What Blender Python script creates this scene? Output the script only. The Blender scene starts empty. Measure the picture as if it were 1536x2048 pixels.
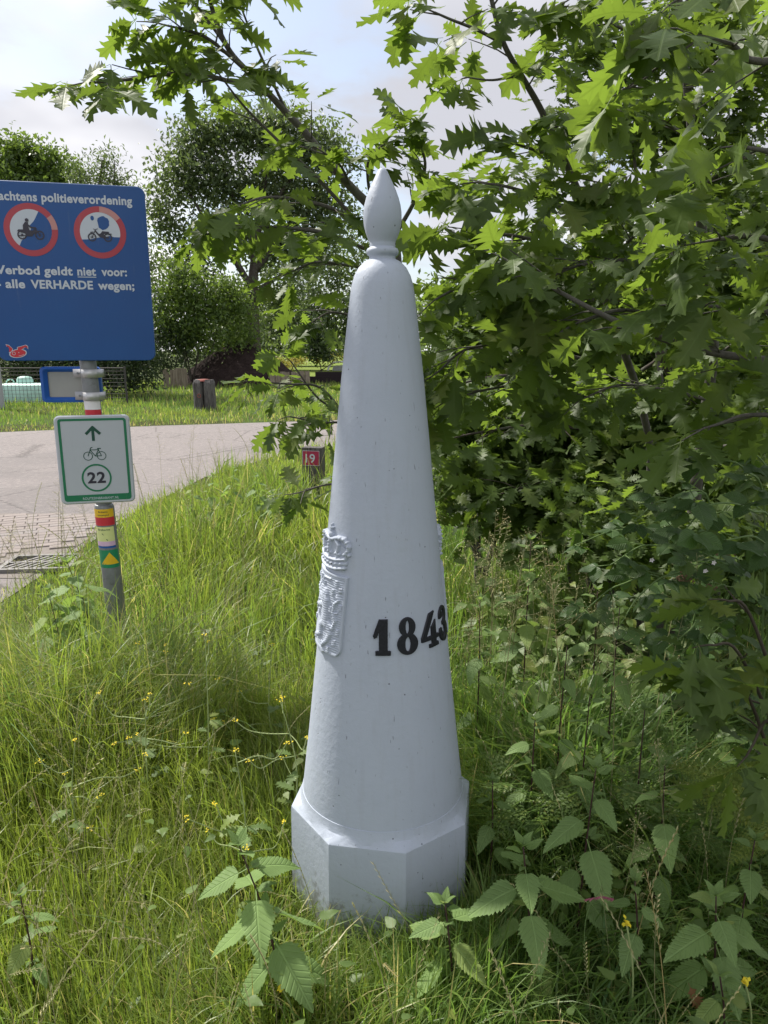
import bpy, bmesh, math, random
import numpy as np
from mathutils import Vector, Matrix
from mathutils.geometry import tessellate_polygon

random.seed(7)
RNG = np.random.default_rng(11)
scene = bpy.context.scene
col = scene.collection
R = math.radians

# ------------------------------------------------------------------ camera
cam_data = bpy.data.cameras.new('camera')
cam = bpy.data.objects.new('camera', cam_data)
col.objects.link(cam)
cam.location = (0.0, 0.0, 1.6)
cam.rotation_euler = (R(90 - 12.6), 0, 0)
cam_data.sensor_fit = 'VERTICAL'
cam_data.angle = 2 * math.atan(1024 / 1450)
cam_data.clip_start = 0.05
cam_data.clip_end = 3000
scene.camera = cam

# ------------------------------------------------------------------ sky, sun, exposure
SUN = Vector((-0.50, 0.44, 0.78)).normalized()
elev = math.asin(SUN.z)
rot = math.atan2(SUN.x, SUN.y)
world = bpy.data.worlds.new('World')
scene.world = world
world.use_nodes = True
nt = world.node_tree
nt.nodes.clear()
out = nt.nodes.new('ShaderNodeOutputWorld')
bg = nt.nodes.new('ShaderNodeBackground')
bg.inputs['Strength'].default_value = 0.105
sky = nt.nodes.new('ShaderNodeTexSky')
sky.sky_type = 'NISHITA'
sky.sun_disc = False
sky.sun_elevation = elev
sky.sun_rotation = rot
sky.air_density = 1.0
sky.dust_density = 2.0
tc = nt.nodes.new('ShaderNodeTexCoord')
sep = nt.nodes.new('ShaderNodeSeparateXYZ')
nt.links.new(tc.outputs['Generated'], sep.inputs[0])


def wmath(op, a, b=None, clamp=False):
    n = nt.nodes.new('ShaderNodeMath')
    n.operation = op
    n.use_clamp = clamp
    for i, v in enumerate((a, b)):
        if v is None:
            continue
        if isinstance(v, (int, float)):
            n.inputs[i].default_value = v
        else:
            nt.links.new(v, n.inputs[i])
    return n.outputs[0]


zc = wmath('ADD', wmath('MAXIMUM', sep.outputs['Z'], 0.0), 0.22)
comb = nt.nodes.new('ShaderNodeCombineXYZ')
nt.links.new(wmath('DIVIDE', sep.outputs['X'], zc), comb.inputs[0])
nt.links.new(wmath('DIVIDE', sep.outputs['Y'], zc), comb.inputs[1])


def wnoise(scale, loc, detail, rough):
    m = nt.nodes.new('ShaderNodeMapping')
    m.inputs['Location'].default_value = loc
    nt.links.new(comb.outputs[0], m.inputs['Vector'])
    n = nt.nodes.new('ShaderNodeTexNoise')
    n.inputs['Scale'].default_value = scale
    n.inputs['Detail'].default_value = detail
    n.inputs['Roughness'].default_value = rough
    nt.links.new(m.outputs[0], n.inputs['Vector'])
    return n.outputs['Fac']


def wramp(fac, p0, p1):
    n = nt.nodes.new('ShaderNodeMapRange')
    n.interpolation_type = 'SMOOTHSTEP'
    n.inputs['From Min'].default_value = p0
    n.inputs['From Max'].default_value = p1
    nt.links.new(fac, n.inputs['Value'])
    return n.outputs[0]


cover = wramp(wnoise(0.85, (3.1, 1.2, 0.0), 9.0, 0.56), 0.39, 0.50)
shade = wramp(wnoise(0.6, (7.3, 4.4, 2.0), 5.0, 0.5), 0.40, 0.60)
cmix = nt.nodes.new('ShaderNodeMix')
cmix.data_type = 'RGBA'
cmix.inputs['A'].default_value = (9.0, 8.9, 9.0, 1)      # thin bright cloud
cmix.inputs['B'].default_value = (4.15, 4.2, 4.6, 1)     # thicker grey cloud
nt.links.new(shade, cmix.inputs['Factor'])
thin = nt.nodes.new('ShaderNodeMix')                      # a veil of thin cloud over the clear blue
thin.data_type = 'RGBA'
thin.inputs['Factor'].default_value = 0.28
thin.inputs['B'].default_value = (6.2, 6.6, 7.2, 1)
nt.links.new(sky.outputs[0], thin.inputs['A'])
smix = nt.nodes.new('ShaderNodeMix')
smix.data_type = 'RGBA'
nt.links.new(cover, smix.inputs['Factor'])
nt.links.new(thin.outputs['Result'], smix.inputs['A'])
nt.links.new(cmix.outputs['Result'], smix.inputs['B'])
nt.links.new(smix.outputs['Result'], bg.inputs['Color'])
nt.links.new(bg.outputs[0], out.inputs[0])

sun_data = bpy.data.lights.new('sun', 'SUN')
sun_data.energy = 4.7
sun_data.angle = R(3.0)
sun_data.color = (1.0, 0.95, 0.86)
sun = bpy.data.objects.new('sun', sun_data)
col.objects.link(sun)
sun.location = (0, 0, 40)
sun.rotation_euler = (-SUN).to_track_quat('-Z', 'Y').to_euler()

scene.view_settings.view_transform = 'Standard'
scene.view_settings.look = 'None'
scene.view_settings.gamma = 1.0
scene.view_settings.use_curve_mapping = False
scene.view_settings.exposure = 0.65
scene.cycles.max_bounces = 8
scene.cycles.transparent_max_bounces = 8

# ------------------------------------------------------------------ helpers


def link(o, parent=None):
    col.objects.link(o)
    if parent is not None:
        o.parent = parent
    return o


def thing(name, label, cat, loc=(0, 0, 0), rotz=0.0, group=None):
    o = bpy.data.objects.new(name, None)
    o.empty_display_size = 0.1
    o.location = loc
    o.rotation_euler = (0, 0, rotz)
    link(o)
    tag(o, label, cat, group)
    return o


def tag(o, label, cat, group=None):
    o['label'] = label
    o['category'] = cat
    if group:
        o['group'] = group
    return o


def obj(name, me, mat=None, parent=None, loc=None):
    if mat is not None and not me.materials:
        me.materials.append(mat)
    o = bpy.data.objects.new(name, me)
    if loc is not None:
        o.location = loc
    return link(o, parent)


def struct(name, me, mat):
    o = obj(name, me, mat)
    o['kind'] = 'structure'
    return o


def py_mesh(name, verts, faces, smooth=False, sharp=None):
    me = bpy.data.meshes.new(name)
    me.from_pydata([tuple(v) for v in verts], [], faces)
    me.update()
    if smooth:
        me.polygons.foreach_set('use_smooth', [True] * len(me.polygons))
        if sharp:
            me.set_sharp_from_angle(angle=R(sharp))
    return me


def tri_mesh(name, V, T, UV=None, smooth=False):
    """fast triangle mesh from numpy arrays"""
    me = bpy.data.meshes.new(name)
    V = np.ascontiguousarray(V, dtype=np.float32)
    T = np.ascontiguousarray(T, dtype=np.int32)
    me.vertices.add(len(V))
    me.vertices.foreach_set('co', V.ravel())
    me.loops.add(T.size)
    me.loops.foreach_set('vertex_index', T.ravel())
    me.polygons.add(len(T))
    me.polygons.foreach_set('loop_start', np.arange(0, T.size, 3, dtype=np.int32))
    if smooth:
        me.polygons.foreach_set('use_smooth', np.ones(len(T), dtype=bool))
    if UV is not None:
        lay = me.uv_layers.new(name='UVMap')
        lay.data.foreach_set('uv', np.ascontiguousarray(UV[T.ravel()], dtype=np.float32).ravel())
    me.update(calc_edges=True)
    return me


class Geo:
    """collects verts and faces of ONE part"""

    def __init__(self):
        self.v, self.f = [], []

    def add(self, verts, faces):
        b = len(self.v)
        self.v += [tuple(p) for p in verts]
        self.f += [tuple(i + b for i in f) for f in faces]
        return self

    def box(self, lo, hi, M=None):
        x0, y0, z0 = lo
        x1, y1, z1 = hi
        vs = [(x0, y0, z0), (x1, y0, z0), (x1, y1, z0), (x0, y1, z0), (x0, y0, z1), (x1, y0, z1), (x1, y1, z1), (x0, y1, z1)]
        if M is not None:
            vs = [tuple(M @ Vector(v)) for v in vs]
        return self.add(vs, [(0, 3, 2, 1), (4, 5, 6, 7), (0, 1, 5, 4), (1, 2, 6, 5), (2, 3, 7, 6), (3, 0, 4, 7)])

    def tube(self, pts, radii, n=6, cap=True):
        pts = [Vector(p) for p in pts]
        if isinstance(radii, (int, float)):
            radii = [radii] * len(pts)
        b = len(self.v)
        ref = Vector((0.31, 0.22, 0.93))
        for i, p in enumerate(pts):
            d = (pts[min(i + 1, len(pts) - 1)] - pts[max(i - 1, 0)])
            d = d.normalized() if d.length > 1e-9 else Vector((0, 0, 1))
            a = d.cross(ref)
            if a.length < 0.05:
                a = d.cross(Vector((1, 0, 0)))
            a.normalize()
            c = d.cross(a)
            for k in range(n):
                t = 2 * math.pi * k / n
                self.v.append(tuple(p + (a * math.cos(t) + c * math.sin(t)) * radii[i]))
        for i in range(len(pts) - 1):
            for k in range(n):
                k2 = (k + 1) % n
                self.f.append((b + i * n + k, b + i * n + k2, b + (i + 1) * n + k2, b + (i + 1) * n + k))
        if cap:
            self.f.append(tuple(b + k for k in range(n))[::-1])
            e = b + (len(pts) - 1) * n
            self.f.append(tuple(e + k for k in range(n)))
        return self

    def lathe(self, prof, n=48, c=(0, 0)):
        b = len(self.v)
        for r, z in prof:
            for k in range(n):
                t = 2 * math.pi * k / n
                self.v.append((c[0] + r * math.cos(t), c[1] + r * math.sin(t), z))
        for i in range(len(prof) - 1):
            for k in range(n):
                k2 = (k + 1) % n
                self.f.append((b + i * n + k, b + i * n + k2, b + (i + 1) * n + k2, b + (i + 1) * n + k))
        return self

    def mesh(self, name, smooth=False, sharp=None):
        return py_mesh(name, self.v, self.f, smooth, sharp)


class Flat:
    """flat print in a sign's own plane: x right, z up, faces towards -y, every piece a hair proud of the one before"""

    def __init__(self, d=0.001, step=0.00008):
        self.v, self.f, self.d, self.step = [], [], d, step

    def poly(self, pts):
        b = len(self.v)
        self.v += [(p[0], -self.d, p[1]) for p in pts]
        tris = tessellate_polygon([[Vector((p[0], p[1], 0)) for p in pts]])
        for t in tris:
            a, c, e = (pts[i] for i in t)
            cr = (c[0] - a[0]) * (e[1] - a[1]) - (c[1] - a[1]) * (e[0] - a[0])
            self.f.append(tuple(b + i for i in (t if cr > 0 else t[::-1])))
        self.d += self.step
        return self

    def ring(self, c, r0, r1, n=40, a0=0.0, a1=360.0):
        b = len(self.v)
        full = abs(a1 - a0 - 360) < 1e-6
        m = n if full else n + 1
        for k in range(m):
            t = R(a0 + (a1 - a0) * k / n)
            for r in (r0, r1):
                self.v.append((c[0] + r * math.cos(t), -self.d, c[1] + r * math.sin(t)))
        for k in range(n):
            k2 = (k + 1) % m
            self.f.append((b + 2 * k, b + 2 * k + 1, b + 2 * k2 + 1, b + 2 * k2))
        self.d += self.step
        return self

    def disc(self, c, r, n=32, sx=1.0):
        return self.poly([(c[0] + sx * r * math.cos(2 * math.pi * k / n), c[1] + r * math.sin(2 * math.pi * k / n)) for k in range(n)])

    def seg(self, p, q, w):
        dx, dz = q[0] - p[0], q[1] - p[1]
        l = math.hypot(dx, dz)
        nx, nz = -dz / l * w / 2, dx / l * w / 2
        return self.poly([(p[0] - nx, p[1] - nz), (q[0] - nx, q[1] - nz), (q[0] + nx, q[1] + nz), (p[0] + nx, p[1] + nz)])

    def path(self, pts, w):
        for a, b in zip(pts[:-1], pts[1:]):
            self.seg(a, b, w)
        return self

    def mesh(self, name):
        return py_mesh(name, self.v, self.f)


def text_verts(s, bold=0.0, spacing=1.0):
    """the letters of s as a flat filled mesh: verts (x, y) and faces"""
    cu = bpy.data.curves.new('lettering', 'FONT')
    cu.body = s
    cu.size = 1.0
    cu.offset = bold
    cu.space_character = spacing
    cu.resolution_u = 4
    o = bpy.data.objects.new('lettering', cu)
    col.objects.link(o)
    dg = bpy.context.evaluated_depsgraph_get()
    me = bpy.data.meshes.new_from_object(o.evaluated_get(dg))
    vs = [(v.co.x, v.co.y) for v in me.vertices]
    fs = [tuple(p.vertices) for p in me.polygons]
    bpy.data.objects.remove(o)
    bpy.data.meshes.remove(me)
    bpy.data.curves.remove(cu)
    return vs, fs


def text_on(parent, name, s, mat, u0, u1, base, capz, d=0.0012, bold=0.0, spacing=1.0):
    """lettering s between u0 and u1 on baseline base, capital height capz, on a sign's plane"""
    vs, fs = text_verts(s, bold, spacing)
    xs = [v[0] for v in vs]
    x0, x1 = min(xs), max(xs)
    sx = (u1 - u0) / (x1 - x0)
    sz = capz / 0.69
    v3 = [(u0 + (x - x0) * sx, -d, base + y * sz) for x, y in vs]
    me = py_mesh(name, v3, fs)
    if me.polygons and me.polygons[0].normal.y > 0:
        me.flip_normals()
    return obj(name, me, mat, parent)


def rounded(w, h, r, n=6, cx=0.0, cz=0.0):
    pts = []
    for (sx, sz, a0) in ((1, 1, 0), (-1, 1, 90), (-1, -1, 180), (1, -1, 270)):
        for k in range(n + 1):
            t = R(a0 + 90 * k / n)
            pts.append((cx + sx * (w / 2 - r) + r * math.cos(t), cz + sz * (h / 2 - r) + r * math.sin(t)))
    return pts


def plate_mesh(name, w, h, r, th, front=0.0, bev=0.002):
    """rounded sign plate, front face at y = -front, with an eased edge"""
    g = Geo()
    loops = []
    for (inset, y) in ((bev, -front), (0, -front + bev), (0, -front + th - bev), (bev, -front + th)):
        loops.append([(p[0], y, p[1]) for p in rounded(w - 2 * inset, h - 2 * inset, max(r - inset, 0.001))])
    n = len(loops[0])
    vs = [p for l in loops for p in l]
    fs = [tuple(range(n)), tuple(range(3 * n, 4 * n))[::-1]]
    for i in range(3):
        for k in range(n):
            k2 = (k + 1) % n
            fs.append((i * n + k, (i + 1) * n + k, (i + 1) * n + k2, i * n + k2))
    g.add(vs, fs)
    me = g.mesh(name)
    bm = bmesh.new()
    bm.from_mesh(me)
    bmesh.ops.recalc_face_normals(bm, faces=bm.faces)
    bm.to_mesh(me)
    bm.free()
    return me


def catmull(pts, per=6):
    P = [Vector(p) for p in pts]
    if len(P) < 3:
        return [P[0].lerp(P[1], k / per) for k in range(per + 1)]
    Q = [P[0] * 2 - P[1]] + P + [P[-1] * 2 - P[-2]]
    res = []
    for i in range(1, len(Q) - 2):
        a, b, c, d = Q[i - 1:i + 3]
        for k in range(per):
            t = k / per
            res.append(0.5 * ((2 * b) + (c - a) * t + (2 * a - 5 * b + 4 * c - d) * t * t + (3 * b - a - 3 * c + d) * t ** 3))
    res.append(P[-1])
    return res


# ------------------------------------------------------------------ materials


class NT:
    def __init__(self, name):
        self.m = bpy.data.materials.new(name)
        self.m.use_nodes = True
        self.t = self.m.node_tree
        self.t.nodes.clear()
        self.out = self.t.nodes.new('ShaderNodeOutputMaterial')

    def n(self, kind, **kw):
        nd = self.t.nodes.new('ShaderNode' + kind)
        for k, v in kw.items():
            setattr(nd, k, v)
        return nd

    def set(self, sock, v):
        if isinstance(v, bpy.types.NodeSocket):
            self.t.links.new(v, sock)
        elif isinstance(v, (tuple, list)) and len(v) == 3 and sock.type == 'RGBA':
            sock.default_value = (*v, 1)
        else:
            sock.default_value = v

    def math(self, op, a, b=0.0, c=None, clamp=False):
        nd = self.n('Math', operation=op, use_clamp=clamp)
        self.set(nd.inputs[0], a)
        self.set(nd.inputs[1], b)
        if c is not None:
            self.set(nd.inputs[2], c)
        return nd.outputs[0]

    def mix(self, f, a, b, mode='MIX'):
        nd = self.n('Mix', data_type='RGBA', blend_type=mode)
        self.set(nd.inputs['Factor'], f)
        self.set(nd.inputs['A'], a)
        self.set(nd.inputs['B'], b)
        return nd.outputs['Result']

    def coords(self, kind='Object', scale=None):
        c = self.n('TexCoord').outputs[kind]
        if scale:
            mp = self.n('Mapping')
            mp.inputs['Scale'].default_value = scale
            self.t.links.new(c, mp.inputs['Vector'])
            c = mp.outputs[0]
        return c

    def noise(self, vec, scale, detail=3.0, rough=0.5):
        nd = self.n('TexNoise')
        self.t.links.new(vec, nd.inputs['Vector'])
        nd.inputs['Scale'].default_value = scale
        nd.inputs['Detail'].default_value = detail
        nd.inputs['Roughness'].default_value = rough
        return nd.outputs['Fac']

    def step(self, v, a, b):
        nd = self.n('MapRange', interpolation_type='SMOOTHSTEP')
        self.set(nd.inputs['Value'], v)
        nd.inputs['From Min'].default_value = a
        nd.inputs['From Max'].default_value = b
        return nd.outputs[0]

    def ramp(self, f, stops):
        nd = self.n('ValToRGB')
        e = nd.color_ramp.elements
        while len(e) < len(stops):
            e.new(0.5)
        for el, (p, c) in zip(e, stops):
            el.position = p
            el.color = (*c, 1)
        self.set(nd.inputs[0], f)
        return nd.outputs[0]

    def bump(self, h, dist, strength=1.0):
        nd = self.n('Bump')
        nd.inputs['Distance'].default_value = dist
        nd.inputs['Strength'].default_value = strength
        self.set(nd.inputs['Height'], h)
        return nd.outputs[0]

    def principled(self, colr, rough=0.6, spec=0.4, metal=0.0, normal=None):
        p = self.n('BsdfPrincipled')
        self.set(p.inputs['Base Color'], colr)
        self.set(p.inputs['Roughness'], rough)
        self.set(p.inputs['Specular IOR Level'], spec)
        self.set(p.inputs['Metallic'], metal)
        if normal is not None:
            self.set(p.inputs['Normal'], normal)
        return p.outputs[0]

    def done(self, sh):
        self.t.links.new(sh, self.out.inputs['Surface'])
        return self.m

    def leafy(self, colr, tcol, amount, rough=0.5, spec=0.4, normal=None):
        p = self.principled(colr, rough, spec, 0.0, normal)
        tr = self.n('BsdfTranslucent')
        self.set(tr.inputs['Color'], tcol)
        mx = self.n('MixShader')
        mx.inputs[0].default_value = amount
        self.t.links.new(p, mx.inputs[1])
        self.t.links.new(tr.outputs[0], mx.inputs[2])
        return self.done(mx.outputs[0])

    def rand(self):
        a = self.n('ObjectInfo').outputs['Random']
        b = self.n('NewGeometry').outputs['Random Per Island']
        return self.math('FRACT', self.math('ADD', a, b))


def mat_plain(name, c, rough=0.5, spec=0.4, metal=0.0, var=0.12, scale=30.0, bump=0.0, grime=None):
    m = NT(name)
    v = m.coords()
    n = m.noise(v, scale, 4.0, 0.6)
    cc = m.mix(n, tuple(x * (1 - var) for x in c), tuple(min(1, x * (1 + var)) for x in c))
    if grime:
        g = m.step(m.noise(v, grime[0], 6.0, 0.65), grime[1], grime[1] + 0.15)
        cc = m.mix(m.math('MULTIPLY', g, grime[3]), cc, grime[2])
    nm = m.bump(m.noise(v, scale * 3, 3.0), bump) if bump else None
    return m.done(m.principled(cc, rough, spec, metal, nm))


def mat_leaf(name, ca, cb, tcol, amount, rough=0.45, spec=0.4, veins=None, back=0.3):
    m = NT(name)
    r = m.rand()
    r2 = m.math('FRACT', m.math('MULTIPLY', r, 7.31))
    c = m.mix(r, ca, cb)
    c = m.mix(m.math('MULTIPLY', m.step(r2, 0.78, 1.0), 0.55), c, (cb[0] * 1.9, cb[1] * 1.35, cb[2]))
    t = m.mix(r, tuple(x * 0.75 for x in tcol), tuple(min(1, x * 1.2) for x in tcol))
    nm = None
    if veins:
        n_v, slope, bumpd = veins
        uv = m.n('SeparateXYZ')
        m.t.links.new(m.coords('UV'), uv.inputs[0])
        u, x = uv.outputs[0], uv.outputs[1]
        ax = m.math('ABSOLUTE', x)
        w = m.math('FRACT', m.math('MULTIPLY', m.math('SUBTRACT', u, m.math('MULTIPLY', ax, slope)), n_v))
        side = m.math('SUBTRACT', 1.0, m.step(m.math('ABSOLUTE', m.math('SUBTRACT', w, 0.5)), 0.0, 0.20))
        mid = m.math('SUBTRACT', 1.0, m.step(ax, 0.008, 0.028))
        vein = m.math('MAXIMUM', m.math('MULTIPLY', side, 0.55), mid)
        c = m.mix(m.math('MULTIPLY', vein, 0.30), c, tuple(min(1, q * 2.0 + 0.02) for q in cb))
        t = m.mix(m.math('MULTIPLY', vein, 0.35), t, tuple(q * 0.5 for q in tcol))
        nm = m.bump(m.math('SUBTRACT', 1.0, vein), bumpd)
    # blotches, and the paler underside
    bl = m.noise(m.coords('Generated'), 5.0, 3.0)
    c = m.mix(m.math('MULTIPLY', bl, 0.5), c, tuple(q * 0.6 for q in ca))
    bk = m.n('NewGeometry').outputs['Backfacing']
    c = m.mix(m.math('MULTIPLY', bk, back), c, tuple(min(1, q * 1.7 + 0.02) for q in cb))
    return m.leafy(c, t, amount, rough, spec, nm)


M = {}
M['oak_leaf'] = mat_leaf('oak leaf', (0.046, 0.080, 0.018), (0.080, 0.126, 0.024), (0.24, 0.36, 0.040), 0.40, 0.52, 0.32, (7.0, 0.75, 0.0004))
M['bramble_leaf'] = mat_leaf('bramble leaf', (0.035, 0.075, 0.022), (0.065, 0.125, 0.030), (0.16, 0.30, 0.03), 0.28, 0.5, 0.4, (10.0, 0.6, 0.002))
M['nettle_leaf'] = mat_leaf('nettle leaf', (0.150, 0.235, 0.078), (0.195, 0.295, 0.098), (0.34, 0.50, 0.09), 0.32, 0.6, 0.3, (9.0, 0.85, 0.0018))
M['herb_leaf'] = mat_leaf('herb leaf', (0.10, 0.16, 0.045), (0.15, 0.22, 0.06), (0.30, 0.42, 0.08), 0.35, 0.5, 0.35)
M['fern_leaf'] = mat_leaf('fern leaf', (0.17, 0.23, 0.05), (0.23, 0.30, 0.07), (0.40, 0.50, 0.09), 0.42, 0.55, 0.3)
M['far_leaf'] = mat_leaf('far tree leaf', (0.060, 0.090, 0.045), (0.098, 0.138, 0.062), (0.20, 0.28, 0.07), 0.36, 0.5, 0.4)  # lightened and greyed: distance haze is put into the leaf colour
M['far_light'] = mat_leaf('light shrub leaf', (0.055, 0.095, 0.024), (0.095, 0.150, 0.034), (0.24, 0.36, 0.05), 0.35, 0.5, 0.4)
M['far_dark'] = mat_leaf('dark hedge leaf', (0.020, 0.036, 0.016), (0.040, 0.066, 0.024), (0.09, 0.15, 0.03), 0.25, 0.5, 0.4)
M['far_sunny'] = mat_leaf('sunny shrub leaf', (0.070, 0.12, 0.024), (0.12, 0.18, 0.034), (0.34, 0.50, 0.06), 0.42, 0.5, 0.35)  # sunlight on these shrubs is put into a brighter leaf colour
M['yellow_shrub'] = mat_leaf('yellow shrub leaf', (0.22, 0.20, 0.05), (0.32, 0.28, 0.08), (0.4, 0.36, 0.06), 0.35, 0.5, 0.3)
M['dry_leaf'] = mat_leaf('dry leaf', (0.20, 0.10, 0.045), (0.30, 0.16, 0.07), (0.3, 0.15, 0.05), 0.2, 0.7, 0.2)


def mat_grass():
    m = NT('grass blade')
    uv = m.n('SeparateXYZ')
    m.t.links.new(m.coords('UV'), uv.inputs[0])
    s, tint = uv.outputs[0], uv.outputs[1]
    c = m.ramp(tint, [(0.0, (0.40, 0.35, 0.17)), (0.09, (0.34, 0.30, 0.12)), (0.13, (0.190, 0.232, 0.040)),
                      (0.55, (0.112, 0.180, 0.038)), (1.0, (0.080, 0.165, 0.050))])
    c = m.mix(m.math('MULTIPLY', m.math('SUBTRACT', 1.0, m.step(s, 0.0, 0.35)), 0.35), c, (0.16, 0.16, 0.06))
    t = m.mix(1.0, c, (2.1, 2.2, 1.5), 'MULTIPLY')
    return m.leafy(c, t, 0.42, 0.42, 0.45)


M['grass'] = mat_grass()
M['stalk'] = mat_leaf('grass stalk', (0.26, 0.28, 0.12), (0.40, 0.37, 0.20), (0.4, 0.4, 0.2), 0.25, 0.6, 0.3)
M['mustard_stem'] = mat_plain('mustard stem', (0.26, 0.32, 0.13), 0.6, 0.3)
M['green_stem'] = mat_plain('green stem', (0.12, 0.19, 0.06), 0.6, 0.3)
M['purple_stem'] = mat_plain('dark nettle stem', (0.055, 0.026, 0.026), 0.6, 0.3)
M['yellow_flower'] = mat_leaf('yellow petal', (0.70, 0.50, 0.02), (0.80, 0.62, 0.04), (0.8, 0.6, 0.05), 0.3, 0.6, 0.2)
M['white_flower'] = mat_plain('white petal', (0.75, 0.70, 0.72), 0.6, 0.2)
M['brown_bud'] = mat_plain('dried bramble bud', (0.13, 0.085, 0.05), 0.8, 0.2, var=0.4)
M['purple_head'] = mat_plain('purple seed head', (0.28, 0.09, 0.13), 0.7, 0.2, var=0.3)


def mat_bark(name, c0, c1, scale=18.0):
    m = NT(name)
    v = m.coords('Object', (1, 1, 0.25))
    n = m.noise(v, scale, 6.0, 0.65)
    v2 = m.coords()
    li = m.step(m.noise(v2, 9.0, 4.0), 0.52, 0.66)
    c = m.mix(n, c0, c1)
    c = m.mix(m.math('MULTIPLY', li, 0.5), c, (0.13, 0.135, 0.11))
    return m.done(m.principled(c, 0.85, 0.2, 0.0, m.bump(n, 0.01)))


M['bark'] = mat_bark('oak bark', (0.035, 0.028, 0.023), (0.095, 0.082, 0.070))
M['grey_bark'] = mat_bark('grey sapling bark', (0.055, 0.050, 0.045), (0.15, 0.14, 0.125), 40.0)
M['twig'] = mat_plain('twig', (0.055, 0.045, 0.033), 0.75, 0.25, var=0.35)


def mat_post_paint():
    m = NT('silver grey paint')
    v = m.coords()
    n1 = m.noise(v, 9.0, 5.0, 0.6)
    n2 = m.noise(v, 55.0, 4.0, 0.55)
    n3 = m.noise(v, 260.0, 3.0, 0.6)
    streak = m.noise(m.coords('Object', (16, 16, 0.9)), 3.0, 4.0, 0.6)
    c = m.mix(n1, (0.360, 0.402, 0.480), (0.400, 0.442, 0.520))
    c = m.mix(m.math('MULTIPLY', m.step(streak, 0.5, 0.72), 0.22), c, (0.32, 0.34, 0.385))
    green = m.step(m.noise(v, 4.5, 6.0, 0.7), 0.58, 0.74)
    c = m.mix(m.math('MULTIPLY', green, 0.18), c, (0.30, 0.33, 0.31))
    # chips: rare small dark rust spots, and scratches
    vo = m.n('TexVoronoi')
    m.t.links.new(v, vo.inputs['Vector'])
    vo.inputs['Scale'].default_value = 46.0
    spot = m.math('SUBTRACT', 1.0, m.step(vo.outputs['Distance'], 0.05, 0.13))
    gate = m.step(m.noise(v, 19.0, 2.0), 0.585, 0.63)
    chip = m.math('MULTIPLY', spot, gate)
    scr = m.step(m.noise(m.coords('Object', (60, 60, 7)), 3.0, 2.0, 0.5), 0.715, 0.74)
    chip = m.math('MAXIMUM', chip, m.math('MULTIPLY', scr, 0.55))
    c = m.mix(m.math('MULTIPLY', chip, 0.85), c, (0.055, 0.045, 0.045))
    rust = m.math('MULTIPLY', m.step(m.noise(m.coords('Object', (26, 26, 1.6)), 2.0, 5.0, 0.6), 0.66, 0.78), m.step(m.noise(v, 3.3, 2.0), 0.50, 0.62))
    c = m.mix(m.math('MULTIPLY', rust, 0.34), c, (0.23, 0.16, 0.11))
    xyz = m.n('SeparateXYZ')
    m.t.links.new(v, xyz.inputs[0])
    mud = m.step(m.math('SUBTRACT', m.noise(v, 24.0, 6.0, 0.7), m.math('MULTIPLY', xyz.outputs[2], 1.5)), 0.34, 0.52)
    c = m.mix(m.math('MULTIPLY', mud, 0.6), c, (0.135, 0.125, 0.085))
    h = m.math('ADD', m.math('MULTIPLY', n2, 1.0), m.math('MULTIPLY', n3, 0.25))
    h = m.math('SUBTRACT', h, m.math('MULTIPLY', chip, 0.6))
    return m.done(m.principled(c, m.math('ADD', 0.46, m.math('MULTIPLY', n2, 0.18)), 0.32, 0.0, m.bump(h, 0.0013)))


M['post_paint'] = mat_post_paint()
M['black_paint'] = mat_plain('black paint', (0.009, 0.010, 0.016), 0.45, 0.35, bump=0.001, scale=60.0)


def mat_sign_face(name, c, c_fade, rough=0.35):
    m = NT(name)
    v = m.coords()
    f = m.step(m.noise(v, 2.2, 5.0, 0.6), 0.35, 0.75)
    cc = m.mix(m.math('MULTIPLY', f, 0.7), c, c_fade)
    dirt = m.step(m.noise(m.coords('Object', (22, 22, 2.0)), 2.0, 5.0, 0.65), 0.58, 0.8)
    cc = m.mix(m.math('MULTIPLY', dirt, 0.30), cc, tuple(0.5 * x + 0.13 for x in c))
    speck = m.step(m.noise(v, 130.0, 2.0), 0.755, 0.79)
    cc = m.mix(m.math('MULTIPLY', speck, 0.5), cc, (0.25, 0.27, 0.28))
    return m.done(m.principled(cc, m.math('ADD', rough, m.math('MULTIPLY', f, 0.15)), 0.45, 0.0, m.bump(m.noise(v, 6.0, 3.0), 0.002, 0.5)))


M['sign_blue'] = mat_sign_face('blue sign film', (0.003, 0.060, 0.235), (0.006, 0.078, 0.275))
M['blue_frame'] = mat_sign_face('blue frame enamel', (0.008, 0.085, 0.36), (0.02, 0.12, 0.42))
M['sign_white'] = mat_sign_face('white sign enamel', (0.44, 0.47, 0.525), (0.40, 0.43, 0.48), 0.3)
M['letter'] = mat_sign_face('pale sign lettering', (0.50, 0.54, 0.61), (0.44, 0.49, 0.57))
M['ring_red'] = mat_sign_face('sign red', (0.36, 0.030, 0.050), (0.42, 0.075, 0.095))
M['ring_faded'] = mat_sign_face('faded sign red', (0.46, 0.21, 0.20), (0.50, 0.26, 0.24))
M['sign_green'] = mat_sign_face('sign green', (0.008, 0.155, 0.070), (0.012, 0.17, 0.085))
M['symbol_dark'] = mat_plain('dark symbol print', (0.03, 0.028, 0.045), 0.4, 0.4)
M['symbol_green'] = mat_plain('dark green print', (0.010, 0.065, 0.045), 0.4, 0.4)
M['sticker_yellow'] = mat_plain('yellow sticker', (0.72, 0.46, 0.02), 0.45, 0.4, grime=(14, 0.55, (0.4, 0.3, 0.1), 0.5))
M['sticker_red'] = mat_plain('red sticker', (0.52, 0.03, 0.045), 0.4, 0.4)
M['sticker_pale'] = mat_plain('pale yellow green sticker', (0.62, 0.66, 0.28), 0.45, 0.4)
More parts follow.
